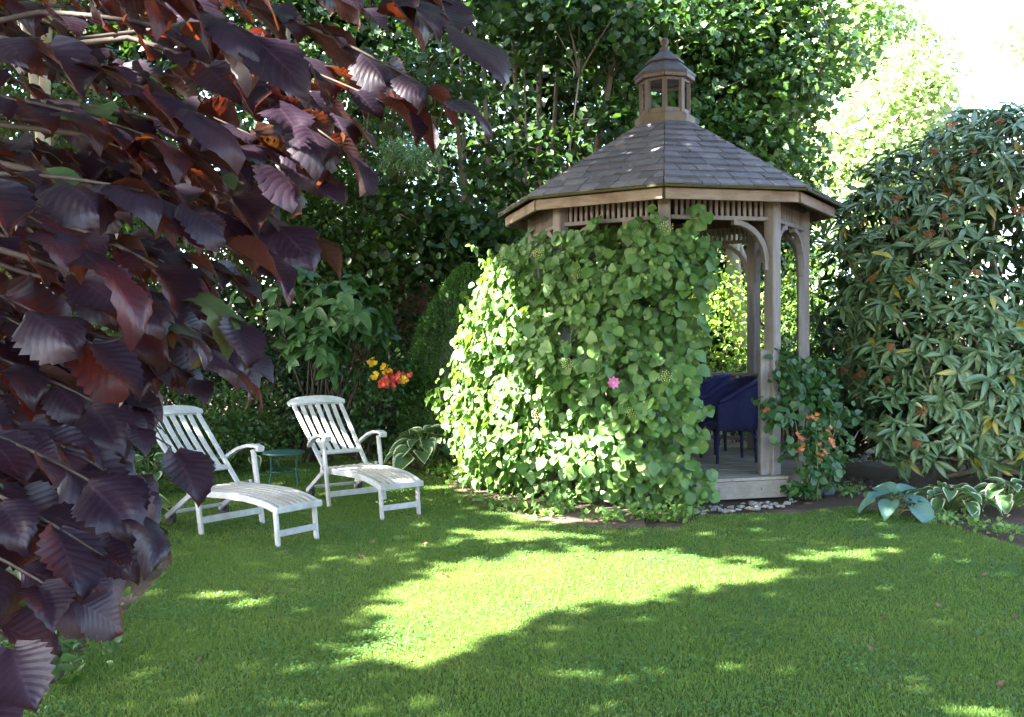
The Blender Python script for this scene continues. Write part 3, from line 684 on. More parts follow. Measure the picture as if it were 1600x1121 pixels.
    for q in range(8):
        an = q * PI / 4; d = tg * math.cos(an) + np.array([0, 0, 1.]) * math.sin(an) + o_ * .25
        Fm = frames(d[None], o_[None])[0] * .062; link('petal', mesh_p, cf, Matrix(((*Fm[0], 0), (*Fm[1], 0), (*Fm[2], 0), (0, 0, 0, 1))))
    m = MB(); m.lathe([(.002, -.012), (.010, -.004), (.012, .006), (.004, .014)], 8); m.build('flower_centre', 'cream', cf)
    m = MB(); m.tube([np.zeros(3), -o_ * .08 + [0, 0, -.05], -o_ * .18 + [0, 0, -.12]], .003, 5); m.build('stalk', 'green_stem', cf)
    return P, dep, px
VP, VDEP, VPX = build_vine()

# ---------------------------------------------------------------- generic shrubs and trees
def cluster_leaves(rng, blobs, n_cl, per, cr, shell=.45):
    """leaf positions in clumps through a set of ellipsoids (cx,cy,cz,rx,ry,rz,weight)"""
    B = np.array(blobs, float); w_ = B[:, 6] / B[:, 6].sum(); i = rng.choice(len(B), n_cl, p=w_)
    d = rvec(rng, n_cl); rr = rng.random(n_cl) ** shell
    c = B[i, :3] + d * rr[:, None] * B[i, 3:6]
    P = np.repeat(c, per, 0) + rng.normal(0, 1, (n_cl * per, 3)) * np.array([cr, cr, cr * .55])
    outv = np.repeat(unit(d / B[i, 3:6]), per, 0)
    return P, outv, c
def foliage(name, rng, blobs, n_cl, per, cr, size, mat, parent, base, T=T_small, shell=.45, upw=.8, outw=.4, zmin=.02, width=1.0, keep=None):
    P, o, c = cluster_leaves(rng, blobs, n_cl, per, cr, shell)
    k = P[:, 2] > zmin
    if keep is not None: k &= keep(P)
    P, o = P[k], o[k]; n = len(P)
    Nn = unit(o * outw + np.array([0, 0, upw]) + rvec(rng, n) * .75); Dd = unit(o * .6 + rvec(rng, n) + np.array([0, 0, -.35]))
    mass(name, T, P, Dd, Nn, rng.uniform(.7, 1.25, n) * size, mat, parent, base, rng, width=width)
    return c
def limbs(rng, base, stems, r0, mat, parent, tips=None, ntw=0, bend=.3):
    m = MB(); joints = []
    for q, s in enumerate(stems):
        p0 = np.array(s[0], float); p1 = np.array(s[1], float); r = s[2] if len(s) > 2 else r0
        mid = (p0 + p1) / 2 + rng.normal(0, bend, 3) * [1, 1, .2]; pts = bez(p0, mid, p1, 9)
        m.tube([x - base for x in pts], np.linspace(r, r * .35, 9), 7); joints += [(x, r * .4) for x in pts[3:]]
    if tips is not None and ntw:
        J = np.array([j[0] for j in joints])
        for c in tips[rng.choice(len(tips), min(ntw, len(tips)), replace=False)]:
            j = J[np.argmin(((J - c) ** 2 * [1, 1, 1.6]).sum(1) + np.where(J[:, 2] > c[2], 1.0, 0))]
            if np.linalg.norm(j - c) > 3.5: continue
            mid = (j + c) / 2 + [0, 0, .15]; m.tube([x - base for x in bez(j, mid, c, 5)], np.linspace(.018, .004, 5) * (r0 / .08) ** .5, 4)
    return m.build('trunk', mat, parent, True)
def tree(name, label, cat, base, stems, blobs, n_cl, per, cr, size, mat, seed, r0=.08, bark='bark', T=T_small, ntw=60, group=None, **kw):
    rng = R_(seed); base = np.array(base, float); t = thing(name, label, cat, base, 0, group)
    c = foliage('crown', rng, blobs, n_cl, per, cr, size, mat, t, base, T, **kw)
    limbs(rng, base, stems, r0, bark, t, c, ntw); return t
def shrub(name, label, cat, base, blobs, n_cl, per, cr, size, mat, seed, nst=7, T=T_small, group=None, stem='twig', **kw):
    rng = R_(seed); base = np.array(base, float); t = thing(name, label, cat, base, 0, group)
    c = foliage('foliage', rng, blobs, n_cl, per, cr, size, mat, t, base, T, **kw)
    tp_ = c[rng.choice(len(c), min(nst, len(c)), replace=False)]
    limbs(rng, base, [((base[0] + rng.normal(0, .08), base[1] + rng.normal(0, .08), 0), p, .018) for p in tp_], .018, stem, t, None, 0, .12); return t

# tree of many slender stems behind the gazebo
b = (.5, 14.2, 0)
st = [((.55, 14.1, 0), at(968, 40, 14.3), .11), ((.2, 14.4, 0), at(840, -60, 14.9), .08), ((-.2, 14.2, 0), at(745, -60, 14.6), .07), ((-.5, 14.5, 0), at(690, -60, 15), .06), ((0.0, 14.3, 0), at(790, -80, 14.6), .06),
      ((.8, 14.4, 0), at(1060, -90, 15), .07), ((-.7, 14.2, 0), at(640, -60, 14.5), .05), ((.3, 14.6, 0), at(880, -80, 15.2), .06), ((-.35, 14.6, 0), at(720, -80, 15.4), .05), ((-.1, 14.0, 0), at(815, 40, 14.0), .035), ((.4, 14.0, 0), at(905, 120, 13.6), .03)]
tree('multi_stem_tree', 'tall tree of many slender stems behind the gazebo roof', 'tree', b, st,
     [(-.2, 13.9, 7.3, 3.4, 1.4, 1.3, 3), (-.9, 13.7, 5.4, 1.5, .8, .8, .55), (1.3, 13.7, 6.3, 1.6, .9, .9, 1.5), (.2, 13.6, 4.2, 1.1, .6, .4, .3), (-1.0, 13.6, 3.2, 1.4, .7, .9, 1.6), (-.2, 13.6, 2.7, 1.0, .5, .7, .8), (2.1, 13.9, 4.7, 1.0, .6, .5, .8)],
     900, 12, .22, .125, 'lime', 21, .07, T=T_round, ntw=160, shell=.6)
tree('broadleaf_tree', 'leafy green tree with sunlit edge to one side of the cupola', 'tree', (4.1, 15.6, 0), [((4.1, 15.6, 0), (3.9, 15.3, 7.5), .16), ((4.05, 15.6, 2.5), (2.4, 15, 6), .08), ((4.05, 15.6, 2.8), (5.2, 15, 6.2), .07)],
     [(3.2, 14.9, 6.0, 2.0, 1.2, 1.9, 3), (4.3, 15.2, 6.6, 1.55, 1.2, 1.6, 2), (2.2, 15.2, 7.2, 2, 1.2, 1.2, 1.4), (3.6, 14.7, 4.6, 1.3, .8, .7, 1)], 1500, 12, .2, .115, 'maple', 22, .15, T=T_lobed, ntw=120, shell=.5)
tree('hedgerow_tree', 'bushy small-leaved tree behind the dark fence and purple foliage', 'tree', (-3.6, 14.6, 0), [((-3.6, 14.6, 0), (-3.4, 14.4, 6.5), .10), ((-3.6, 14.6, 1), (-2.2, 14.2, 4.5), .05), ((-3.6, 14.6, 1.2), (-5, 14.4, 5), .06)],
     [(-2.9, 14.2, 3.2, 1.3, .7, 1.3, 2), (-4.2, 14.2, 4.2, 1.6, .9, 2.2, 2.5), (-2.4, 14.4, 5.0, 1.4, .8, 1.4, 1.2), (-2.2, 14.0, 2.3, .7, .5, .6, .8)], 1300, 12, .18, .09, 'mid_leaf', 23, .09, ntw=80)
tree('garden_tree', 'leafy tree in the garden corner beyond the pale trunks', 'tree', (-7.2, 12.8, 0), [((-7.2, 12.8, 0), (-7, 12.6, 6.5), .12), ((-7.2, 12.8, 1.5), (-5.6, 12.2, 4.8), .06)],
     [(-6.6, 12.6, 4.2, 2.0, 1.1, 2.6, 3), (-5.6, 12.2, 2.6, 1.2, .8, 1.3, 1)], 800, 11, .2, .10, 'mid_leaf', 24, .1, ntw=50)
tree('cedar_tree', 'feathery pale green cedar showing above the shrubs', 'tree', (-2.0, 15.3, 0), [((-2.0, 15.3, 0), (-1.9, 15.2, 6), .10)], [(at(640, 245, 13.0)[0], 13.0, at(640, 245, 13)[2], .38, .4, .22, 1), (-1.7, 14.9, 5.2, .7, .6, 1.0, .7)], 110, 30, .09, .085, 'cedar', 25, .09, T=T_needle, ntw=40, width=.7)
for i, (x, y, z, rx, rz) in enumerate([(-11.5, 16, 4.0, 2.6, 4.6), (-7.6, 17.6, 4.2, 2.6, 4.8), (-3.4, 18.2, 4.2, 2.7, 4.9), (.6, 18.2, 4.2, 2.7, 4.8), (4.2, 18.6, 3.6, 2.2, 4.2)]):
    tree('evergreen_tree', ['dark evergreen at the far end of the garden boundary', 'dark evergreen behind the garden tree and purple foliage', 'dark evergreen rising behind the wooden fence', 'dark evergreen behind the slender multi-stem trunks', 'dark evergreen behind the leafy tree and gazebo roof'][i], 'tree', (x, y, 0), [((x, y, 0), (x, y, z + rz * .8), .16)],
         [(x, y, z, rx, 1.2, rz, 3), (x, y, 1.6, rx * 1.1, 1.1, 1.7, 1.2), (x, y, z + 3.6, rx * (.95 if x < 3 else .6), 1.2, 2.0, 1.6 if x < 3 else .3)], 2000, 12, .3, .22, 'dark_leaf', 30 + i, .16, ntw=30, shell=.7, group='evergreens along the garden boundary')
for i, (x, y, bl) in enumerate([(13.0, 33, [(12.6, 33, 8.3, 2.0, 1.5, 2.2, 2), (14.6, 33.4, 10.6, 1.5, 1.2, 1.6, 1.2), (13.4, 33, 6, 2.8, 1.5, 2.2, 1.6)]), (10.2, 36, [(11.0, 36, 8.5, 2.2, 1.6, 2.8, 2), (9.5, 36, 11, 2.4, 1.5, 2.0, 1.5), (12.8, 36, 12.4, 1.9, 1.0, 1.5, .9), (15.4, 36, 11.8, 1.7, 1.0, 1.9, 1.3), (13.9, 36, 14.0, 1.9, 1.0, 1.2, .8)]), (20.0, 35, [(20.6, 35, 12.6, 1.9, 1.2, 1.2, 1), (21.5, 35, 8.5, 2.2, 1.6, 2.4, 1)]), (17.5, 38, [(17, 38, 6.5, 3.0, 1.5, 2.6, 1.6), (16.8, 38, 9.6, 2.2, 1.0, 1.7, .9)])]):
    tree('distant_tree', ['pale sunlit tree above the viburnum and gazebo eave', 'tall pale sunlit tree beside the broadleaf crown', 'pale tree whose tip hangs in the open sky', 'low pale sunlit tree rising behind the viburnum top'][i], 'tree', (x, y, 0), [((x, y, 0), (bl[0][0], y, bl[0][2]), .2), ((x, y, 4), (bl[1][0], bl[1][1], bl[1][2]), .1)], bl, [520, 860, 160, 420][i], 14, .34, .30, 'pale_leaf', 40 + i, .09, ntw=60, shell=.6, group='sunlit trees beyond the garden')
for i, (px_, yy, r) in enumerate([(30, 9.6, .085), (108, 10.4, .12)]):
    p = gnd(px_, 760); p = at(px_, 560, yy); x = p[0]
    tree('pale_trunk_tree', ['slim pale-barked tree trunk glimpsed through purple leaves', 'thicker pale-barked tree trunk behind the shaded lounger'][i], 'tree', (x, yy, 0), [((x, yy, 0), (x - .15, yy + .1, 6.0), r)], [(x - .4, yy, 6.2, 1.5, 1.2, 1.3, 1)], 160, 10, .2, .10, 'mid_leaf', 50 + i, r, 'pale_bark', ntw=30)

# shrubs
shrub('golden_shrub', 'bright yellow-green shrub beyond the gazebo back rail', 'shrub', (3.5, 14.0, 0), [(3.6, 14.0, 1.2, 1.4, .8, 1.3, 2), (4.6, 14.4, 2.2, 1.2, .8, 1.1, 1), (2.9, 13.8, 2.0, .8, .5, .8, .7)], 420, 12, .15, .075, 'bright_leaf', 61)
shrub('dark_hedge', 'low dark glossy hedge behind the two loungers', 'hedge', (-2.9, 13.3, 0), [(x, 13.2, .75, .65, .5, .85, 1) for x in np.arange(-5.4, -.6, .5)], 1000, 12, .11, .065, 'dark_leaf', 62, nst=18, shell=.35)
shrub('boundary_shrub', 'tall dark shrub behind the ivy bank and loungers', 'shrub', (-4.4, 13.9, 0), [(-4.6, 14.0, 1.4, 1.2, .5, 1.4, 2), (-6.4, 13.6, 1.5, 1.2, .6, 1.5, 2), (-3.0, 13.9, 1.2, .8, .4, 1.1, 1)], 800, 12, .14, .09, 'dark_leaf', 67, nst=14)
shrub('under_shrub', 'dense green shrub below the yew and fence', 'shrub', (-1.4, 13.9, 0), [(-1.6, 13.9, 1.3, .8, .5, .9, 1), (-.9, 13.9, 1.6, .7, .4, .7, .6)], 260, 12, .12, .075, 'dark_leaf', 63)
shrub('ivy_bank', 'shady green leafy bank behind the half-hidden lounger', 'shrub', (-4.4, 11.2, 0), [(-4.0, 11.0, .5, .9, .6, .6, 1), (-5.2, 10.6, .8, 1.0, .7, 1.0, 1.3), (-3.3, 11.6, .5, .6, .5, .6, .7), (-6.3, 10, 1.2, 1.0, .8, 1.3, 1.2)], 760, 11, .11, .075, 'mid_leaf', 64, nst=12)
shrub('back_shrub', 'dark rounded shrub behind the gazebo and viburnum', 'shrub', (4.4, 12.6, 0), [(4.5, 12.8, 1.4, 1.1, .7, 1.5, 2), (5.5, 12.6, 2.2, 1.2, .7, 1.8, 1.4), (3.4, 12.7, .7, .8, .5, .7, .6)], 560, 12, .14, .08, 'mid_leaf', 65, nst=12)

shrub('laurel_shrub', 'dark laurel filling the gap between gazebo and viburnum', 'shrub', (4.0, 11.6, 0), [(3.9, 11.7, .8, .6, .5, .8, 1), (4.6, 11.7, 1.2, .8, .5, 1.2, 1.5), (5.6, 11.9, 1.2, .9, .5, 1.2, 1), (6.8, 11.8, 1.4, 1, .5, 1.4, 1)], 640, 12, .13, .09, 'dark_leaf', 66, nst=16)
def leafy_shrub(name, label, cat, base, blobs, n, size, mat, seed, Ts, nst, nind=150, droop=.5, width=1.0, whorl=5):
    """shrub of large leaves: the biggest ones are separate parts"""
    rng = R_(seed); base = np.array(base, float); t = thing(name, label, cat, base)
    B = np.array(blobs, float); i = rng.choice(len(B), n, p=B[:, 6] / B[:, 6].sum()); d = rvec(rng, n)
    c = B[i, :3] + d * (rng.random(n) ** .3)[:, None] * B[i, 3:6]; o = unit(d / B[i, 3:6]); k = c[:, 2] > .12; c, o = c[k], o[k]; n = len(c)
    ax = unit(o * .7 + [0, 0, .8] + rvec(rng, n) * .25); P, Dd, Nn, S = [], [], [], []
    for q in range(n):
        a = ax[q]; e1 = unit(np.cross(a, [.3, .5, .1])); e2 = np.cross(a, e1); off = rng.random() * 6
        for l in range(whorl):
            an = off + l * 2 * PI / whorl; rad = e1 * math.cos(an) + e2 * math.sin(an)
            dd = unit(rad + a * rng.uniform(.05, .5) - np.array([0, 0, droop * rng.uniform(.3, 1)])); P.append(c[q] + rad * .01); Dd.append(dd); Nn.append(unit(a + rad * .1 + rng.normal(0, .15, 3))); S.append(size * rng.uniform(.7, 1.2))
    P, Dd, Nn, S = map(np.array, (P, Dd, Nn, S)); sc = S * 3 - np.linalg.norm(P - [0, 0, EYE], axis=1) * .4; idx = np.argsort(-sc)[:nind]; r = np.ones(len(P), bool); r[idx] = False
    leaf_objs('leaf', leaf_variants('leaf_' + mat, Ts, mat, 4), P[idx], Dd[idx], Nn[idx], S[idx], t, base, rng)
    mass('foliage', Ts[0], P[r], Dd[r], Nn[r], S[r], mat, t, base, rng, kind='stuff')
    limbs(rng, base, [((base[0] + rng.normal(0, .12), base[1] + rng.normal(0, .1), 0), p, .02) for p in c[rng.choice(n, nst, replace=False)]], .02, 'twig', t, None, 0, .15)
    return t, c, o
T_big = [grid_leaf(5, 1, p_ovate, .2, d, .03, seed=i) for i, d in enumerate((.25, .45))]
leafy_shrub('hydrangea_shrub', 'large-leaved green shrub arching over the upright white lounger', 'shrub', (-2.55, 12.1, 0), [(at(545, 470, 11.8)[0], 11.8, 2.0, .55, .45, .40, 2), (at(500, 560, 11.6)[0], 11.6, 1.45, .40, .4, .35, 1.2), (at(440, 470, 11.9)[0], 11.9, 2.1, .7, .4, .6, 1), (at(590, 520, 12.2)[0], 12.2, 1.7, .3, .3, .3, .6)], 120, .21, 'big_leaf', 71, T_big, 16, 220, .55, 1.0)

# conical clipped yew
def yew():
    rng = R_(72); base = np.array([-.62, 12.9, 0]); t = thing('clipped_yew', 'clipped dark green conical yew beside the leafy gazebo', 'topiary', base); H = 2.62
    n = 26000; z = H * (1 - np.sqrt(rng.random(n))) ; z = np.concatenate([z[: n // 2], rng.uniform(.05, H, n - n // 2)]); a = rng.uniform(0, 2 * PI, n)
    r = .98 * np.clip(1 - (z / H) ** 2.1, 0, 1) ** .75 * np.interp(z, [0, .4, .9], [.86, .97, 1]) * (1 + .03 * np.sin(a * 5 + z * 6)) + rng.normal(-.01, .022, n)
    o = np.stack([np.cos(a), np.sin(a), np.full(n, .35)], 1); P = np.stack([base[0] + r * np.cos(a), base[1] + r * np.sin(a), z], 1)
    mass('foliage', T_needle, P, unit(o * .8 + rvec(rng, n) * .7 + [0, 0, .35]), unit(o * .3 + [0, 0, .8] + rvec(rng, n) * .5), rng.uniform(.035, .06, n), 'yew', t, base, rng, width=1.6)
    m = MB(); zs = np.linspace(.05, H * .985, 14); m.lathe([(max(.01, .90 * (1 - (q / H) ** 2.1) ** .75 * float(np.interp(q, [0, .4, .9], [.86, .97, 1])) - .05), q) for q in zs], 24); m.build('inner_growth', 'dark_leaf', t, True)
    m = MB(); m.tube([(0, 0, 0), (0, 0, .5)], [.07, .05], 8); m.build('trunk', 'bark', t)
yew()

# azalea with yellow and red flowers
def flower_cluster(rng, c, r, npet, size, mat, parent, base, name='flower'):
    nf = max(4, npet // 5); P, d, nn = [], [], []
    for q in range(nf):
        e = c + rng.normal(0, r, 3); ax = unit(np.array([0, -.8, .4]) + rng.normal(0, .5, 3)); e1 = unit(np.cross(ax, [.3, .2, .9])); e2 = np.cross(ax, e1)
        for l in range(5):
            an = l * 2 * PI / 5 + q; rad = e1 * math.cos(an) + e2 * math.sin(an); P.append(e); d.append(unit(rad + ax * .55)); nn.append(unit(ax - rad * .4))
    return mass(name, T_small, np.array(P), np.array(d), np.array(nn), rng.uniform(.8, 1.15, len(P)) * size, mat, parent, base, rng, width=1.25, kind='stuff')
az = shrub('azalea', 'azalea bush bearing yellow and red flower clusters', 'shrub', (-1.95, 12.3, 0), [(-1.75, 12.2, 1.05, .42, .35, .32, 2), (-1.85, 12.3, .55, .5, .35, .5, 1.5)], 130, 10, .09, .085, 'euonymus', 73)
rng = R_(74)
for (x, y, mt) in [(580, 570, 'yellow_petal'), (585, 588, 'yellow_petal'), (604, 576, 'yellow_petal'), (629, 590, 'yellow_petal'), (595, 602, 'red_petal'), (606, 592, 'red_petal'), (621, 588, 'red_petal'), (600, 598, 'red_petal'), (630, 592, 'red_petal'), (614, 595, 'red_petal')]:
    flower_cluster(rng, at(x, y, 11.75 + rng.uniform(-.05, .05)), .035, 40, .045, mt, az, (-1.95, 12.3, 0))

# ---------------------------------------------------------------- fence
fn = thing('wooden_fence', 'dark reddish-brown vertical board fence behind the yew', 'fence', (0, 15.7, 0))
rg = random.Random(9)
x = -2.9
for i in range(36):
    wd = .115; m = MB(); dz = rg.uniform(-.012, .012); y = .012 * (i % 2) + rg.uniform(0, .004)
    m.box(x - .0 , x + wd - .006, y, y + .02, .05, 2.55 + dz); m.build('board', 'fence', fn); x += wd
for z in (.4, 1.4, 2.3): m = MB(); m.box(-2.9, 1.2, .04, .09, z, z + .08); m.build('rail', 'fence', fn)

# ---------------------------------------------------------------- leatherleaf viburnum
def viburnum():
    rng = R_(81); base = np.array([5.6, 10.6, 0]); t = thing('viburnum', 'large viburnum shrub with long drooping leaves and rusty flower heads', 'shrub', base)
    B = np.array([(5.9, 10.7, 2.0, 2.15, 1.55, 2.15, 3.2), (6.4, 10.6, 3.1, 1.6, 1.3, 1.25, 1.5), (4.9, 10.3, 1.4, 1.2, 1.05, 1.25, 1.6), (4.65, 10.9, 2.85, .9, .75, .95, 1.0), (5.35, 10.8, 3.2, 1.0, .9, 1.0, 1.0), (5.5, 9.9, .9, 1.1, .75, .75, .9), (4.25, 10.95, 2.0, .8, .65, 1.4, 1.0), (4.5, 9.95, .75, .75, .55, .6, .7)])
    n = 2300; i = rng.choice(len(B), n, p=B[:, 6] / B[:, 6].sum()); d = rvec(rng, n); d[:, 1] = -np.abs(d[:, 1]) * np.where(rng.random(n) < .8, 1, -1)
    c = B[i, :3] + d * rng.uniform(.82, 1.04, n)[:, None] * B[i, 3:6]
    k = c[:, 2] > .22; k &= ~((c[:, 0] - GX) ** 2 + (c[:, 1] - GY) ** 2 < 1.98 ** 2); c, d, i = c[k], d[k], i[k]; n = len(c); o = unit(d / B[i, 3:6])
    inn = np.zeros(n, bool)
    for b_ in B: inn |= (((c - b_[:3]) / b_[3:6]) ** 2).sum(1) < .55
    c, o = c[~inn], o[~inn]; n = len(c)
    ax = unit(o * .75 + [0, 0, .65] + rvec(rng, n) * .25); P, Dd, Nn, S = [], [], [], []
    for q in range(n):
        a = ax[q]; e1 = unit(np.cross(a, [.3, .5, .1])); e2 = np.cross(a, e1); off = rng.random() * 6; m_ = int(rng.integers(6, 10)); sz = rng.uniform(.11, .235)
        for l in range(m_):
            an = off + l * 2 * PI / m_ + rng.normal(0, .4); rad = e1 * math.cos(an) + e2 * math.sin(an); lift = rng.uniform(-.3, 1.1)
            P.append(c[q] + rad * .012 - a * rng.uniform(0, .05)); Dd.append(unit(rad + a * lift - np.array([0, 0, rng.uniform(.05, .75)]))); Nn.append(unit(a * .9 - rad * lift * .5 + rng.normal(0, .12, 3))); S.append(sz * rng.uniform(.7, 1.15))
    P, Dd, Nn, S = map(np.array, (P, Dd, Nn, S)); px = to_px(P)
    sc = S * 4 - np.linalg.norm(P - [0, 0, EYE], axis=1) * .25 - np.where((px[:, 0] > 1590) | (px[:, 1] < 130), 5, 0)
    idx = np.argsort(-sc)[:300]; r = np.ones(len(P), bool); r[idx] = False
    leaf_objs('leaf', leaf_variants('viburnum_leaf', T_lance, 'viburnum', 5), P[idx], Dd[idx], Nn[idx], S[idx], t, base, rng)
    ri = np.where(r)[0]; mass('foliage', T_lance[1], P[ri], Dd[ri], Nn[ri], S[ri], 'viburnum', t, base, rng, kind='stuff')
    # darker filler leaves inside the shrub
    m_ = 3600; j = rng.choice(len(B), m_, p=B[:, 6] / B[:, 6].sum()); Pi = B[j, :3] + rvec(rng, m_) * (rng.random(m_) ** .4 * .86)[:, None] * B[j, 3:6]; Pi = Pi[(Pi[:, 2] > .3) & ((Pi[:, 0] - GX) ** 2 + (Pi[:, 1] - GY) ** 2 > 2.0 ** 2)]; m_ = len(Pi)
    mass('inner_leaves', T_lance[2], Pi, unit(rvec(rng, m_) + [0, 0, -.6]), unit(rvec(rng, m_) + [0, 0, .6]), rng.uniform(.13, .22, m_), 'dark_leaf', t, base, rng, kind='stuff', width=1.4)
    sel = c[np.argsort(-((c - base) ** 2)[:, 1] * 0 + rng.random(n))][:26]
    limbs(rng, base, [((base[0] + rng.normal(0, .35), base[1] + rng.normal(0, .25), 0), p, .03) for p in sel], .03, 'bark', t, None, 0, .2)
    cpx = to_px(c)
    for fx, fy in [(1340, 600), (1352, 592), (1427, 710), (1455, 585), (1400, 597), (1460, 650), (1325, 605), (1405, 540), (1425, 432), (1365, 445), (1525, 440), (1475, 300), (1472, 322), (1488, 350), (1410, 350), (1470, 365), (1552, 270), (1515, 245), (1330, 590), (1500, 285), (1580, 340), (1395, 310), (1345, 345), (1535, 600), (1595, 395), (1450, 250), (1560, 190), (1500, 210), (1420, 390)]:
        vis = ((cpx - [fx, fy]) ** 2).sum(1) + (c[:, 1] - 8.5) * 250; q = np.argmin(vis); e = c[q] + ax[q] * .07 - base; m = MB(); rr = rng.uniform(.045, .07)
        e1 = unit(np.cross(ax[q], [.3, .5, .1])); e2 = np.cross(ax[q], e1)
        for s in range(44):
            ra = rr * math.sqrt(s / 44); an = s * 2.4; p = e + e1 * ra * math.cos(an) + e2 * ra * math.sin(an) + ax[q] * (.02 * (1 - (ra / rr) ** 2) + rng.uniform(-.006, .006)); u = rng.uniform(.006, .011)
            m.add([p + [u, 0, 0], p + [0, u, 0], p - [u, 0, 0], p - [0, u, 0], p + [0, 0, u], p - [0, 0, u]], [(0, 1, 4), (1, 2, 4), (2, 3, 4), (3, 0, 4), (1, 0, 5), (2, 1, 5), (3, 2, 5), (0, 3, 5)])
        m.tube([e, e - ax[q] * .09], .004, 4); m.build('flower_head', 'rust', t)
viburnum()

# ---------------------------------------------------------------- flowering climber by the entrance post
def euonymus():
    rng = R_(91); base = np.array([2.95, 9.05, 0]); t = thing('flowering_honeysuckle', 'orange-flowered leafy climber growing at the gazebo entrance post', 'climber', base)
    spots = [(1215, 640, 9.05, .16), (1240, 610, 9.2, .18), (1265, 650, 9.15, .2), (1290, 620, 9.3, .2), (1250, 700, 9.0, .2), (1285, 680, 9.2, .22), (1270, 730, 9.0, .18), (1255, 770, 8.95, .12), (1300, 720, 9.3, .16), (1240, 570, 9.4, .15), (1275, 585, 9.6, .2), (1215, 590, 9.1, .1), (1305, 650, 9.5, .16), (1225, 560, 9.2, .09)]
    bl = []
    for x, y, d, r in spots: p = at(x, y, d); bl.append((p[0], p[1], max(p[2], .1), r, r, r, r))
    P, o, c = cluster_leaves(rng, bl, 170, 7, .05, .5); k = P[:, 2] > .03; P, o = P[k], o[k]; n = len(P)
    Nn = unit(o * .6 + [0, -.5, .7] + rvec(rng, n) * .5); Dd = unit(o * .5 + rvec(rng, n) + [0, 0, -.5]); S = rng.uniform(.055, .10, n); sc = S - P[:, 1] * .1; idx = np.argsort(-sc)[:200]; r = np.ones(n, bool); r[idx] = False
    leaf_objs('leaf', leaf_variants('round_leaf', [T_round], 'euonymus', 5), P[idx], Dd[idx], Nn[idx], S[idx], t, base, rng)
    mass('foliage', T_round, P[r], Dd[r], Nn[r], S[r], 'euonymus', t, base, rng, kind='stuff')
    limbs(rng, base, [((base[0] + rng.normal(0, .06), base[1] + rng.normal(0, .05), 0), p, .008) for p in c[rng.choice(len(c), 16)]], .008, 'green_stem', t, None, 0, .06)
    for x, y in [(1248, 680), (1255, 695), (1245, 700), (1295, 678), (1298, 692), (1270, 653), (1282, 712), (1198, 640), (1288, 705)]:
        flower_cluster(rng, at(x, y, 8.95 + rng.uniform(0, .12)), .024, 30, .030, 'orange_petal', t, base)
euonymus()

# ---------------------------------------------------------------- hostas
def hosta(label, c, n, size, mat, seed, spread=.5, upr=.5, group=None):
    rng = R_(seed); c = np.array([c[0], c[1], 0.0]); t = thing('hosta', label, 'hosta', c, 0, group); ms = leaf_variants('hosta_leaf', T_hosta, mat, 2); st_ = MB()
    for i in range(n):
        a = i * 2.4 + rng.normal(0, .25); f = (i + .5) / n; out = np.array([math.cos(a), math.sin(a), 0]); rad = spread * size * (.15 + .85 * f); h = size * (upr * (1.35 - f) + rng.uniform(-.06, .12)) + .05
        p = c + out * rad + [0, 0, h]; d = unit(out + np.array([0, 0, .35 - .75 * f + rng.normal(0, .15)])); nn = unit(np.array([0, 0, 1.]) + out * (.35 * f) + rng.normal(0, .18, 3)); s = size * rng.uniform(.72, 1.05)
        leaf_objs('leaf', ms, p[None], d[None], nn[None], [s], t, c, rng); st_.tube(bez(out * .02, out * rad * .4 + [0, 0, h * .8], p - c + d * .02, 5), .006, 5)
    st_.build('stalk', 'green_stem', t); return t
g = gnd(660, 735); hosta('white-edged hosta beside the armrest of the lounger', (g[0], g[1] + .1), 30, .30, 'hosta_var', 101, 1.15, 1.0)
g = gnd(1400, 808); hosta('blue-green hosta at the edge of the bare soil bed', (g[0], g[1]), 11, .25, 'hosta_blue', 102, .75, .45)
g = gnd(1500, 800); hosta('cream-edged hosta under the viburnum next to the blue hosta', (g[0] - .05, g[1] + .1), 30, .185, 'hosta_var', 103, 1.9, .6)
g = gnd(1585, 800); hosta('cream-edged hosta under the viburnum farther along the soil bed', (g[0], g[1] + .1), 26, .19, 'hosta_var', 104, 1.8, .7)
for i, (x, y, n, s, lab, mt) in enumerate([(195, 830, 18, .26, 'white-edged hosta low under the purple tree beside the lawn', 'hosta_var'), (150, 780, 20, .28, 'white-edged hosta deep behind the drooping purple leaves', 'hosta_var'), (70, 760, 18, .3, 'white-edged hosta at the foot of the pale trunks', 'hosta_var'), (235, 770, 16, .26, 'white-edged hosta behind the half-hidden lounger backrest', 'hosta_var'), (130, 900, 12, .22, 'small hosta low at the lawn edge under purple leaves', 'big_leaf')]):
    g = gnd(x, y); hosta(lab, g, n, s, mt, 110 + i, 1.1, .9)
g = gnd(385, 735); hosta('broad-leaved hosta growing behind the green table', g, 14, .26, 'hosta_var', 120, 1.0, .9)
shrub('variegated_shrub', 'bright sunlit variegated shrub beneath the purple foliage', 'shrub', (-4.1, 8.0, 0), [(-4.2, 8.0, .75, .55, .4, .45, 1), (-3.7, 7.6, .5, .4, .3, .35, .6)], 120, 11, .10, .075, 'pale_leaf', 121)

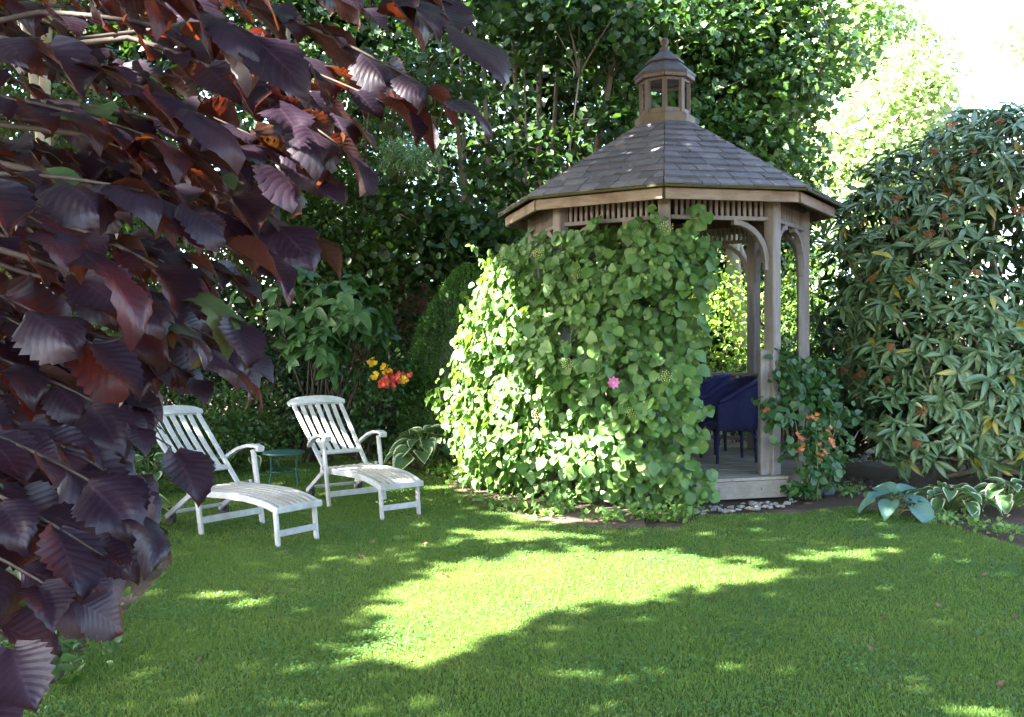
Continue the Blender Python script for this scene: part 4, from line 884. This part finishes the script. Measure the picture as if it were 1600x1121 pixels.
# low cover plants along the bed edges
def cover(label, pts, n, size, mat, seed, h=.12, r=.12):
    rng = R_(seed); P0 = np.array([gnd(*p) for p in pts]); base = P0.mean(0); i = rng.integers(0, len(P0), n)
    P = P0[i] + rng.normal(0, 1, (n, 3)) * [r, r, 0]; P[:, 2] = np.abs(rng.normal(0, h, n)) + .015
    me = mass('ground_cover', T_ovate, P, unit(rvec(rng, n) + [0, 0, .2]), unit(rvec(rng, n) * .5 + [0, -.2, 1]), rng.uniform(.6, 1.3, n) * size, mat, None, (0, 0, 0), rng, kind='stuff', width=1.2)
    tag(me, label, 'ground cover')
cover('low green cover plants at the foot of the gazebo climber', [(745, 785), (775, 795), (810, 800), (850, 808), (880, 800), (1000, 810), (1030, 812), (1060, 812), (950, 815), (700, 742), (1075, 800)], 700, .055, 'cover', 131, .05, .09)
cover('yellow-green weeds between the hosta and the climber', [(640, 725), (680, 735), (705, 745), (720, 755), (600, 715)], 420, .05, 'bright_leaf', 132, .06, .12)
cover('green weeds among the hostas along the soil bed', [(1480, 815), (1510, 822), (1545, 830), (1580, 835), (1460, 808), (1300, 770), (1330, 770)], 420, .045, 'cover', 133, .03, .12)
cover('leafy weeds in the shaded bed behind the loungers', [(330, 715), (400, 700), (470, 698), (540, 700), (600, 705), (290, 735), (250, 750), (500, 695), (430, 698)], 2200, .07, 'mid_leaf', 134, .13, .3)
cover('shaded weeds in the bed below the purple tree', [(60, 1000), (100, 950), (150, 900), (30, 1060), (180, 860), (60, 900), (0, 1050)], 900, .06, 'mid_leaf', 135, .06, .2)
cover('fallen leaf litter and seedlings under the viburnum', [(1340, 760), (1400, 775), (1450, 790), (1380, 760), (1290, 765)], 260, .05, 'twig', 136, .01, .2)

# ---------------------------------------------------------------- stones
rng = R_(141)
import bmesh
def stone_mesh(seed):
    bm_ = bmesh.new(); bmesh.ops.create_icosphere(bm_, subdivisions=1, radius=1.0); r = random.Random(seed)
    for v in bm_.verts: v.co *= r.uniform(.78, 1.15); v.co.z *= .62
    me = bpy.data.meshes.new('stone'); bm_.to_mesh(me); bm_.free(); me.materials.append(M['stone']); return me
sm = [stone_mesh(i) for i in range(6)]
for i in range(80):
    px_ = rng.uniform(1086, 1245); g = gnd(px_, np.interp(px_, [1086, 1240], [800, 788]) + rng.uniform(-6, 5)); s = rng.uniform(.010, .034)
    o = link('stone', sm[i % 6]); o.location = (g[0], g[1], s * .35); o.scale = (s * rng.uniform(.8, 1.4), s, s); o.rotation_euler = (0, 0, rng.uniform(0, 6))
    tag(o, 'pale rounded pebble in the strip along the deck edge', 'stone', 'pebbles along the gazebo deck')
g = gnd(1290, 775); me = stone_mesh(33); me.materials.clear(); me.materials.append(M['dark_stone']); o = link('boulder', me); o.location = (g[0], g[1], .06); o.scale = (.10, .09, .13)
tag(o, 'dark blue-grey rock in shade under the orange-flowered climber', 'rock')

# ---------------------------------------------------------------- purple hazel close to the camera
def hazel():
    rng = R_(151); base = np.array([-2.35, 2.3, 0]); t = thing('purple_hazel', 'overhanging purple-leaved hazel with large drooping leaves', 'tree', base)
    arms = [((180, -130), (740, 60), 1.75, 1.6), ((120, -60), (690, 150), 1.9, 1.7), ((330, -170), (700, 20), 2.3, 2.1), ((60, 20), (640, 180), 2.1, 1.9), ((200, 60), (560, 250), 2.0, 1.8), ((300, 40), (540, 190), 2.4, 2.2), ((60, 160), (480, 280), 2.0, 1.8), ((130, 210), (490, 390), 1.9, 1.85), ((20, 260), (430, 430), 1.7, 1.7), ((100, 350), (390, 520), 1.9, 1.8), ((0, 390), (360, 570), 1.6, 1.6),
            ((50, 430), (370, 550), 2.2, 2.1), ((-140, 520), (300, 720), 1.95, 1.9), ((-140, 640), (250, 820), 1.6, 1.55), ((-200, 700), (205, 900), 1.5, 1.45), ((-240, 780), (150, 965), 1.45, 1.4), ((-280, 860), (60, 1030), 1.4, 1.35), ((-260, 930), (0, 1060), 1.5, 1.45), ((-150, 600), (200, 760), 1.75, 1.7), ((-240, 720), (130, 850), 1.7, 1.65), ((-200, 580), (150, 740), 1.9, 1.8), ((-200, 400), (130, 530), 1.5, 1.5), ((-240, 220), (110, 380), 1.35, 1.3), ((-200, 290), (270, 310), 1.5, 1.4), ((-200, 30), (270, 160), 1.6, 1.5), ((-200, -110), (370, 40), 1.7, 1.6), ((-220, 820), (70, 910), 1.9, 1.8), ((-150, 470), (190, 620), 2.3, 2.2), ((-50, 90), (430, 230), 2.6, 2.4), ((80, -160), (560, 10), 2.7, 2.5), ((-150, 320), (350, 430), 2.6, 2.5), ((-100, -40), (520, 110), 2.2, 2.0), ((0, 220), (400, 360), 2.3, 2.1), ((-60, 480), (330, 600), 2.5, 2.4), ((-180, 140), (300, 240), 1.9, 1.8)]
    for q in range(62):   # deeper growth
        x = rng.uniform(-260, 120); y = rng.uniform(-120, 820); d = rng.uniform(2.2, 3.3); lim = np.interp(y, [-100, 150, 300, 450, 620, 820], [520, 470, 400, 330, 210, 110]); ln = rng.uniform(220, 380)
        x1 = min(x + ln, lim); arms.append(((x, y), (x1, y + rng.uniform(60, 170)), d, d - .1))
    P, Dd, Nn, S = [], [], [], []; roots = []
    trunk_pts = [bez(base + [rng.normal(0, .12), rng.normal(0, .15), 0], base + [rng.uniform(-.1, .25), rng.uniform(-.3, .2), 1.4], base + [rng.uniform(.0, .7), rng.uniform(-.5, .4), z], 12) for z in (2.3, 2.8, 3.2, 2.0, 3.4)]
    J = np.concatenate(trunk_pts)
    for k_, tp_ in enumerate(trunk_pts):
        m = MB(); m.tube([p - base for p in tp_], np.linspace(.035, .012, 12), 8); m.build('stem', 'twig', t, True)
    for (s, e, d0, d1) in arms:
        a = at(*s, d0); b_ = at(*e, d1); L = np.linalg.norm(b_ - a); n = max(5, int(L / .042)); mid = (a + b_) / 2 + [0, 0, .10 * L]; pts = bez(a, mid, b_, n)
        j = J[np.argmin(((J - a) ** 2).sum(1) + np.where(J[:, 2] > a[2] + .2, .5, 0))]
        br = MB(); full = list(bez(j, (j + a) / 2 + [0, 0, .08], a, 5)[:-1]) + list(pts[:-1]); br.tube([p - base for p in full], np.linspace(.008, .0018, len(full)), 5); br.build('branch', 'twig', t, True)
        for i in range(1, n):
            tg = unit(pts[min(i + 1, n - 1)] - pts[i - 1]); side = unit(np.cross(tg, [0, 0, 1.])) * (1 if i % 2 else -1); f = i / n
            if i == n - 1: d = tg
            else: d = unit(tg * rng.uniform(.6, 1.1) + side * rng.uniform(.25, .9))
            low = float(np.clip((1.75 - pts[i][2]) / .6, 0, 1)); d = unit(d + np.array([.3, -.05, 0]) + [0, 0, -rng.uniform(.0, .5) - .15 * low]); nn = unit(np.array([0.0, 0, 1.0]) + side * rng.uniform(-.25, .35) + np.array([.28, -.12 - .25 * low, 0]) + rng.normal(0, .24, 3))
            s = rng.uniform(.07, .145) * (.8 + .3 * f); p = pts[i] + d * .018 + side * .004
            P.append(p); Dd.append(d); Nn.append(nn); S.append(s)
    P, Dd, Nn, S = map(np.array, (P, Dd, Nn, S))
    tip = to_px(P + Dd * S[:, None]); 
    # keep within the outline of the overhanging growth
    out = [(-900, -900), (815, -900), (815, 105), (785, 215), (690, 240), (625, 325), (570, 335), (550, 455), (497, 497), (445, 560), (450, 600), (430, 665), (380, 640), (260, 655), (240, 690), (348, 775), (330, 795), (290, 800), (297, 870), (215, 970), (160, 1040), (60, 1090), (60, 1300), (-900, 1300)]
    mid_ = to_px(P + Dd * S[:, None] * .5)
    k = inside(tip, out) & inside(mid_, out); P, Dd, Nn, S, tip = P[k], Dd[k], Nn[k], S[k], tip[k]
    dist = np.linalg.norm(P - [0, 0, EYE], axis=1); k = dist > .95; P, Dd, Nn, S, tip, dist = P[k], Dd[k], Nn[k], S[k], tip[k], dist[k]
    vis = (tip[:, 0] > -60) & (tip[:, 1] > -60) & (tip[:, 1] < 1180); sc = S / dist - np.where(vis, 0, 5); idx = np.argsort(-sc)[:300]; r = np.ones(len(P), bool); r[idx] = False
    leaf_objs('leaf', leaf_variants('hazel_leaf', T_hazel, 'hazel', 3), P[idx], Dd[idx], Nn[idx], S[idx], t, base, rng)
    mass('foliage', T_hazel_low, P[r], Dd[r], Nn[r], S[r], 'hazel', t, base, rng, kind='stuff')
    print('hazel leaves', len(P)); return P[(tip[:, 0] > 380) & (tip[:, 1] < 340)]
HP = hazel()

# ---------------------------------------------------------------- unseen trees added outside the frame, crowns shaped to shade the garden
LIT_PX = [[(690, 838), (800, 822), (960, 842), (820, 850), (700, 852)],
          [(560, 960), (640, 900), (760, 868), (900, 858), (1060, 862), (1160, 880), (1250, 893), (1180, 920), (1060, 925), (980, 945), (850, 968), (790, 990), (730, 1010), (640, 1020), (590, 1000)],
          [(500, 1050), (560, 1010), (640, 1000), (740, 1010), (690, 1035), (560, 1050), (520, 1065)],
          [(320, 938), (390, 934), (385, 948), (325, 950)], [(1190, 872), (1280, 866), (1400, 862), (1390, 872), (1240, 882)], [(940, 1065), (1060, 1055), (1050, 1070), (950, 1075)],
          [(1240, 1085), (1310, 1075), (1320, 1085), (1260, 1095)], [(1030, 1022), (1080, 1015), (1070, 1035)], [(1150, 1050), (1180, 1050), (1175, 1068)], [(780, 1095), (840, 1090), (830, 1110)], [(760, 800), (960, 812), (950, 826), (800, 818)]]
def add_shade_trees():
    rng = R_(161); st_ = .11; gx = np.arange(-6.5, 10.5, st_); gy = np.arange(-.6, 18.6, st_); X, Y = np.meshgrid(gx, gy); G = np.stack([X.ravel(), Y.ravel()], 1); G += rng.uniform(-.05, .05, G.shape)
    lit = np.zeros(len(G), bool)
    for poly in LIT_PX: lit |= inside(G, [tuple(gnd(*p)[:2]) for p in poly])
    # lit parts of the climber, the lounger, the roof edge: where their sun rays meet the ground plane
    def mark(P, r):
        nonlocal lit
        Q = P[:, :2] - SUN[:2] * (P[:, 2:3] / SUN[2])
        for q in Q: lit |= ((G - q) ** 2).sum(1) < r * r
    vl = inside(VPX, [(690, 440), (760, 395), (790, 480), (770, 600), (860, 660), (960, 690), (1000, 740), (960, 800), (700, 810)]) & (VDEP < .12) & (VP[:, 1] < 10.4)
    i = np.where(vl)[0]; mark(VP[i], .16)
    mark(np.array([at(560 + a * 20, 735 + 6 * b, 8.95) for a in range(4) for b in range(3)]), .09)
    mark(np.array([at(450 + 25 * a, 625 + 30 * b, 9.5) for a in range(4) for b in range(3)]), .10)
    mark(np.array([at(800, 335, 10.4), at(820, 328, 10.2), at(865, 318, 9.6), at(845, 322, 9.8), at(815, 312, 10.2), at(860, 290, 9.9)]), .09)
    mark(np.array([at(x, 700, 8.5) for x in (20, 60, 100)]), .25)
    mark(HP[rng.random(len(HP)) < .6], .10)
    lit |= ((G[:, 0] > 4.5) & (G[:, 1] > 13.6) & (G[:, 1] < 15.2)) | ((G[:, 0] > 8.2) & (G[:, 1] > 13.6))
    L2 = lit.reshape(X.shape); D2 = L2.copy()
    D2[1:] |= L2[:-1]; D2[:, 1:] |= L2[:, :-1]
    lit = D2.ravel() | (rng.random(len(G)) < .0)
    k = ~lit & (rng.random(len(G)) < np.where((G[:, 1] < 3.4) | ((G[:, 0] > 2.6) & (G[:, 1] > 9.3)), .95, np.where((G[:, 0] > .8) & (G[:, 1] < 5.6), .90, .74))); G = G[k]; H = rng.uniform(4.6, 6.6, len(G)); H += np.clip(G[:, 1] - 9, 0, 6) * .25 + np.where(G[:, 1] > 15.2, 3.0, 0)
    c = np.c_[G + SUN[:2] * (H / SUN[2])[:, None], H]  # blocking leaves added along the sun ray of each cell kept dark
    per = 5; P = np.repeat(c, per, 0) + rng.normal(0, .07, (len(c) * per, 3)); n = len(P)
    px = to_px(P); front = P[:, 1] > .3; bad = front & (px[:, 0] > -80) & (px[:, 0] < 1680) & (px[:, 1] > -60); P = P[~bad]; n = len(P)
    # trunks added to carry the shading leaves
    tr = [np.array([-7.6, 6.4, 0]), np.array([-5.4, .6, 0]), np.array([-1.2, -2.6, 0]), np.array([4.9, -.6, 0])]
    own = np.argmin(np.stack([((P[:, :2] - q[:2]) ** 2).sum(1) for q in tr]), 0)
    lab = ['unseen leafy tree added for shade beyond the bed of pale trunks', 'unseen leafy tree added for shade beside the purple hazel', 'unseen leafy tree added for shade over the open end of the lawn', 'unseen leafy tree added for shade at the far corner of the open lawn']
    for j, q in enumerate(tr):
        s = own == j
        if s.sum() < 50: continue
        t = thing('added_shade_tree', lab[j], 'tree', q, 0, 'unseen trees added to shade the garden'); Ps = P[s]; m_ = len(Ps)
        mass('crown', T_small, Ps, rvec(rng, m_), unit(SUN + rvec(rng, m_) * .45), rng.uniform(.14, .22, m_), 'shade_leaf', t, q, rng, width=1.35)
        cc = Ps.mean(0); limbs(rng, q, [(q, (q[0] + (cc[0] - q[0]) * .25, q[1] + (cc[1] - q[1]) * .25, 4.4), .17)], .17, 'bark', t, None, 0, .15)
        mb = MB(); top_ = np.array([q[0] + (cc[0] - q[0]) * .25, q[1] + (cc[1] - q[1]) * .25, 4.3]) - q
        for p in Ps[rng.choice(m_, 26, replace=False)]: mb.tube(bez(top_ - [0, 0, rng.uniform(0, 1.2)], (top_ + (p - q)) / 2 + [0, 0, .3], p - q, 6), np.linspace(.05, .01, 6), 5)
        mb.build('limb', 'bark', t)
add_shade_trees()
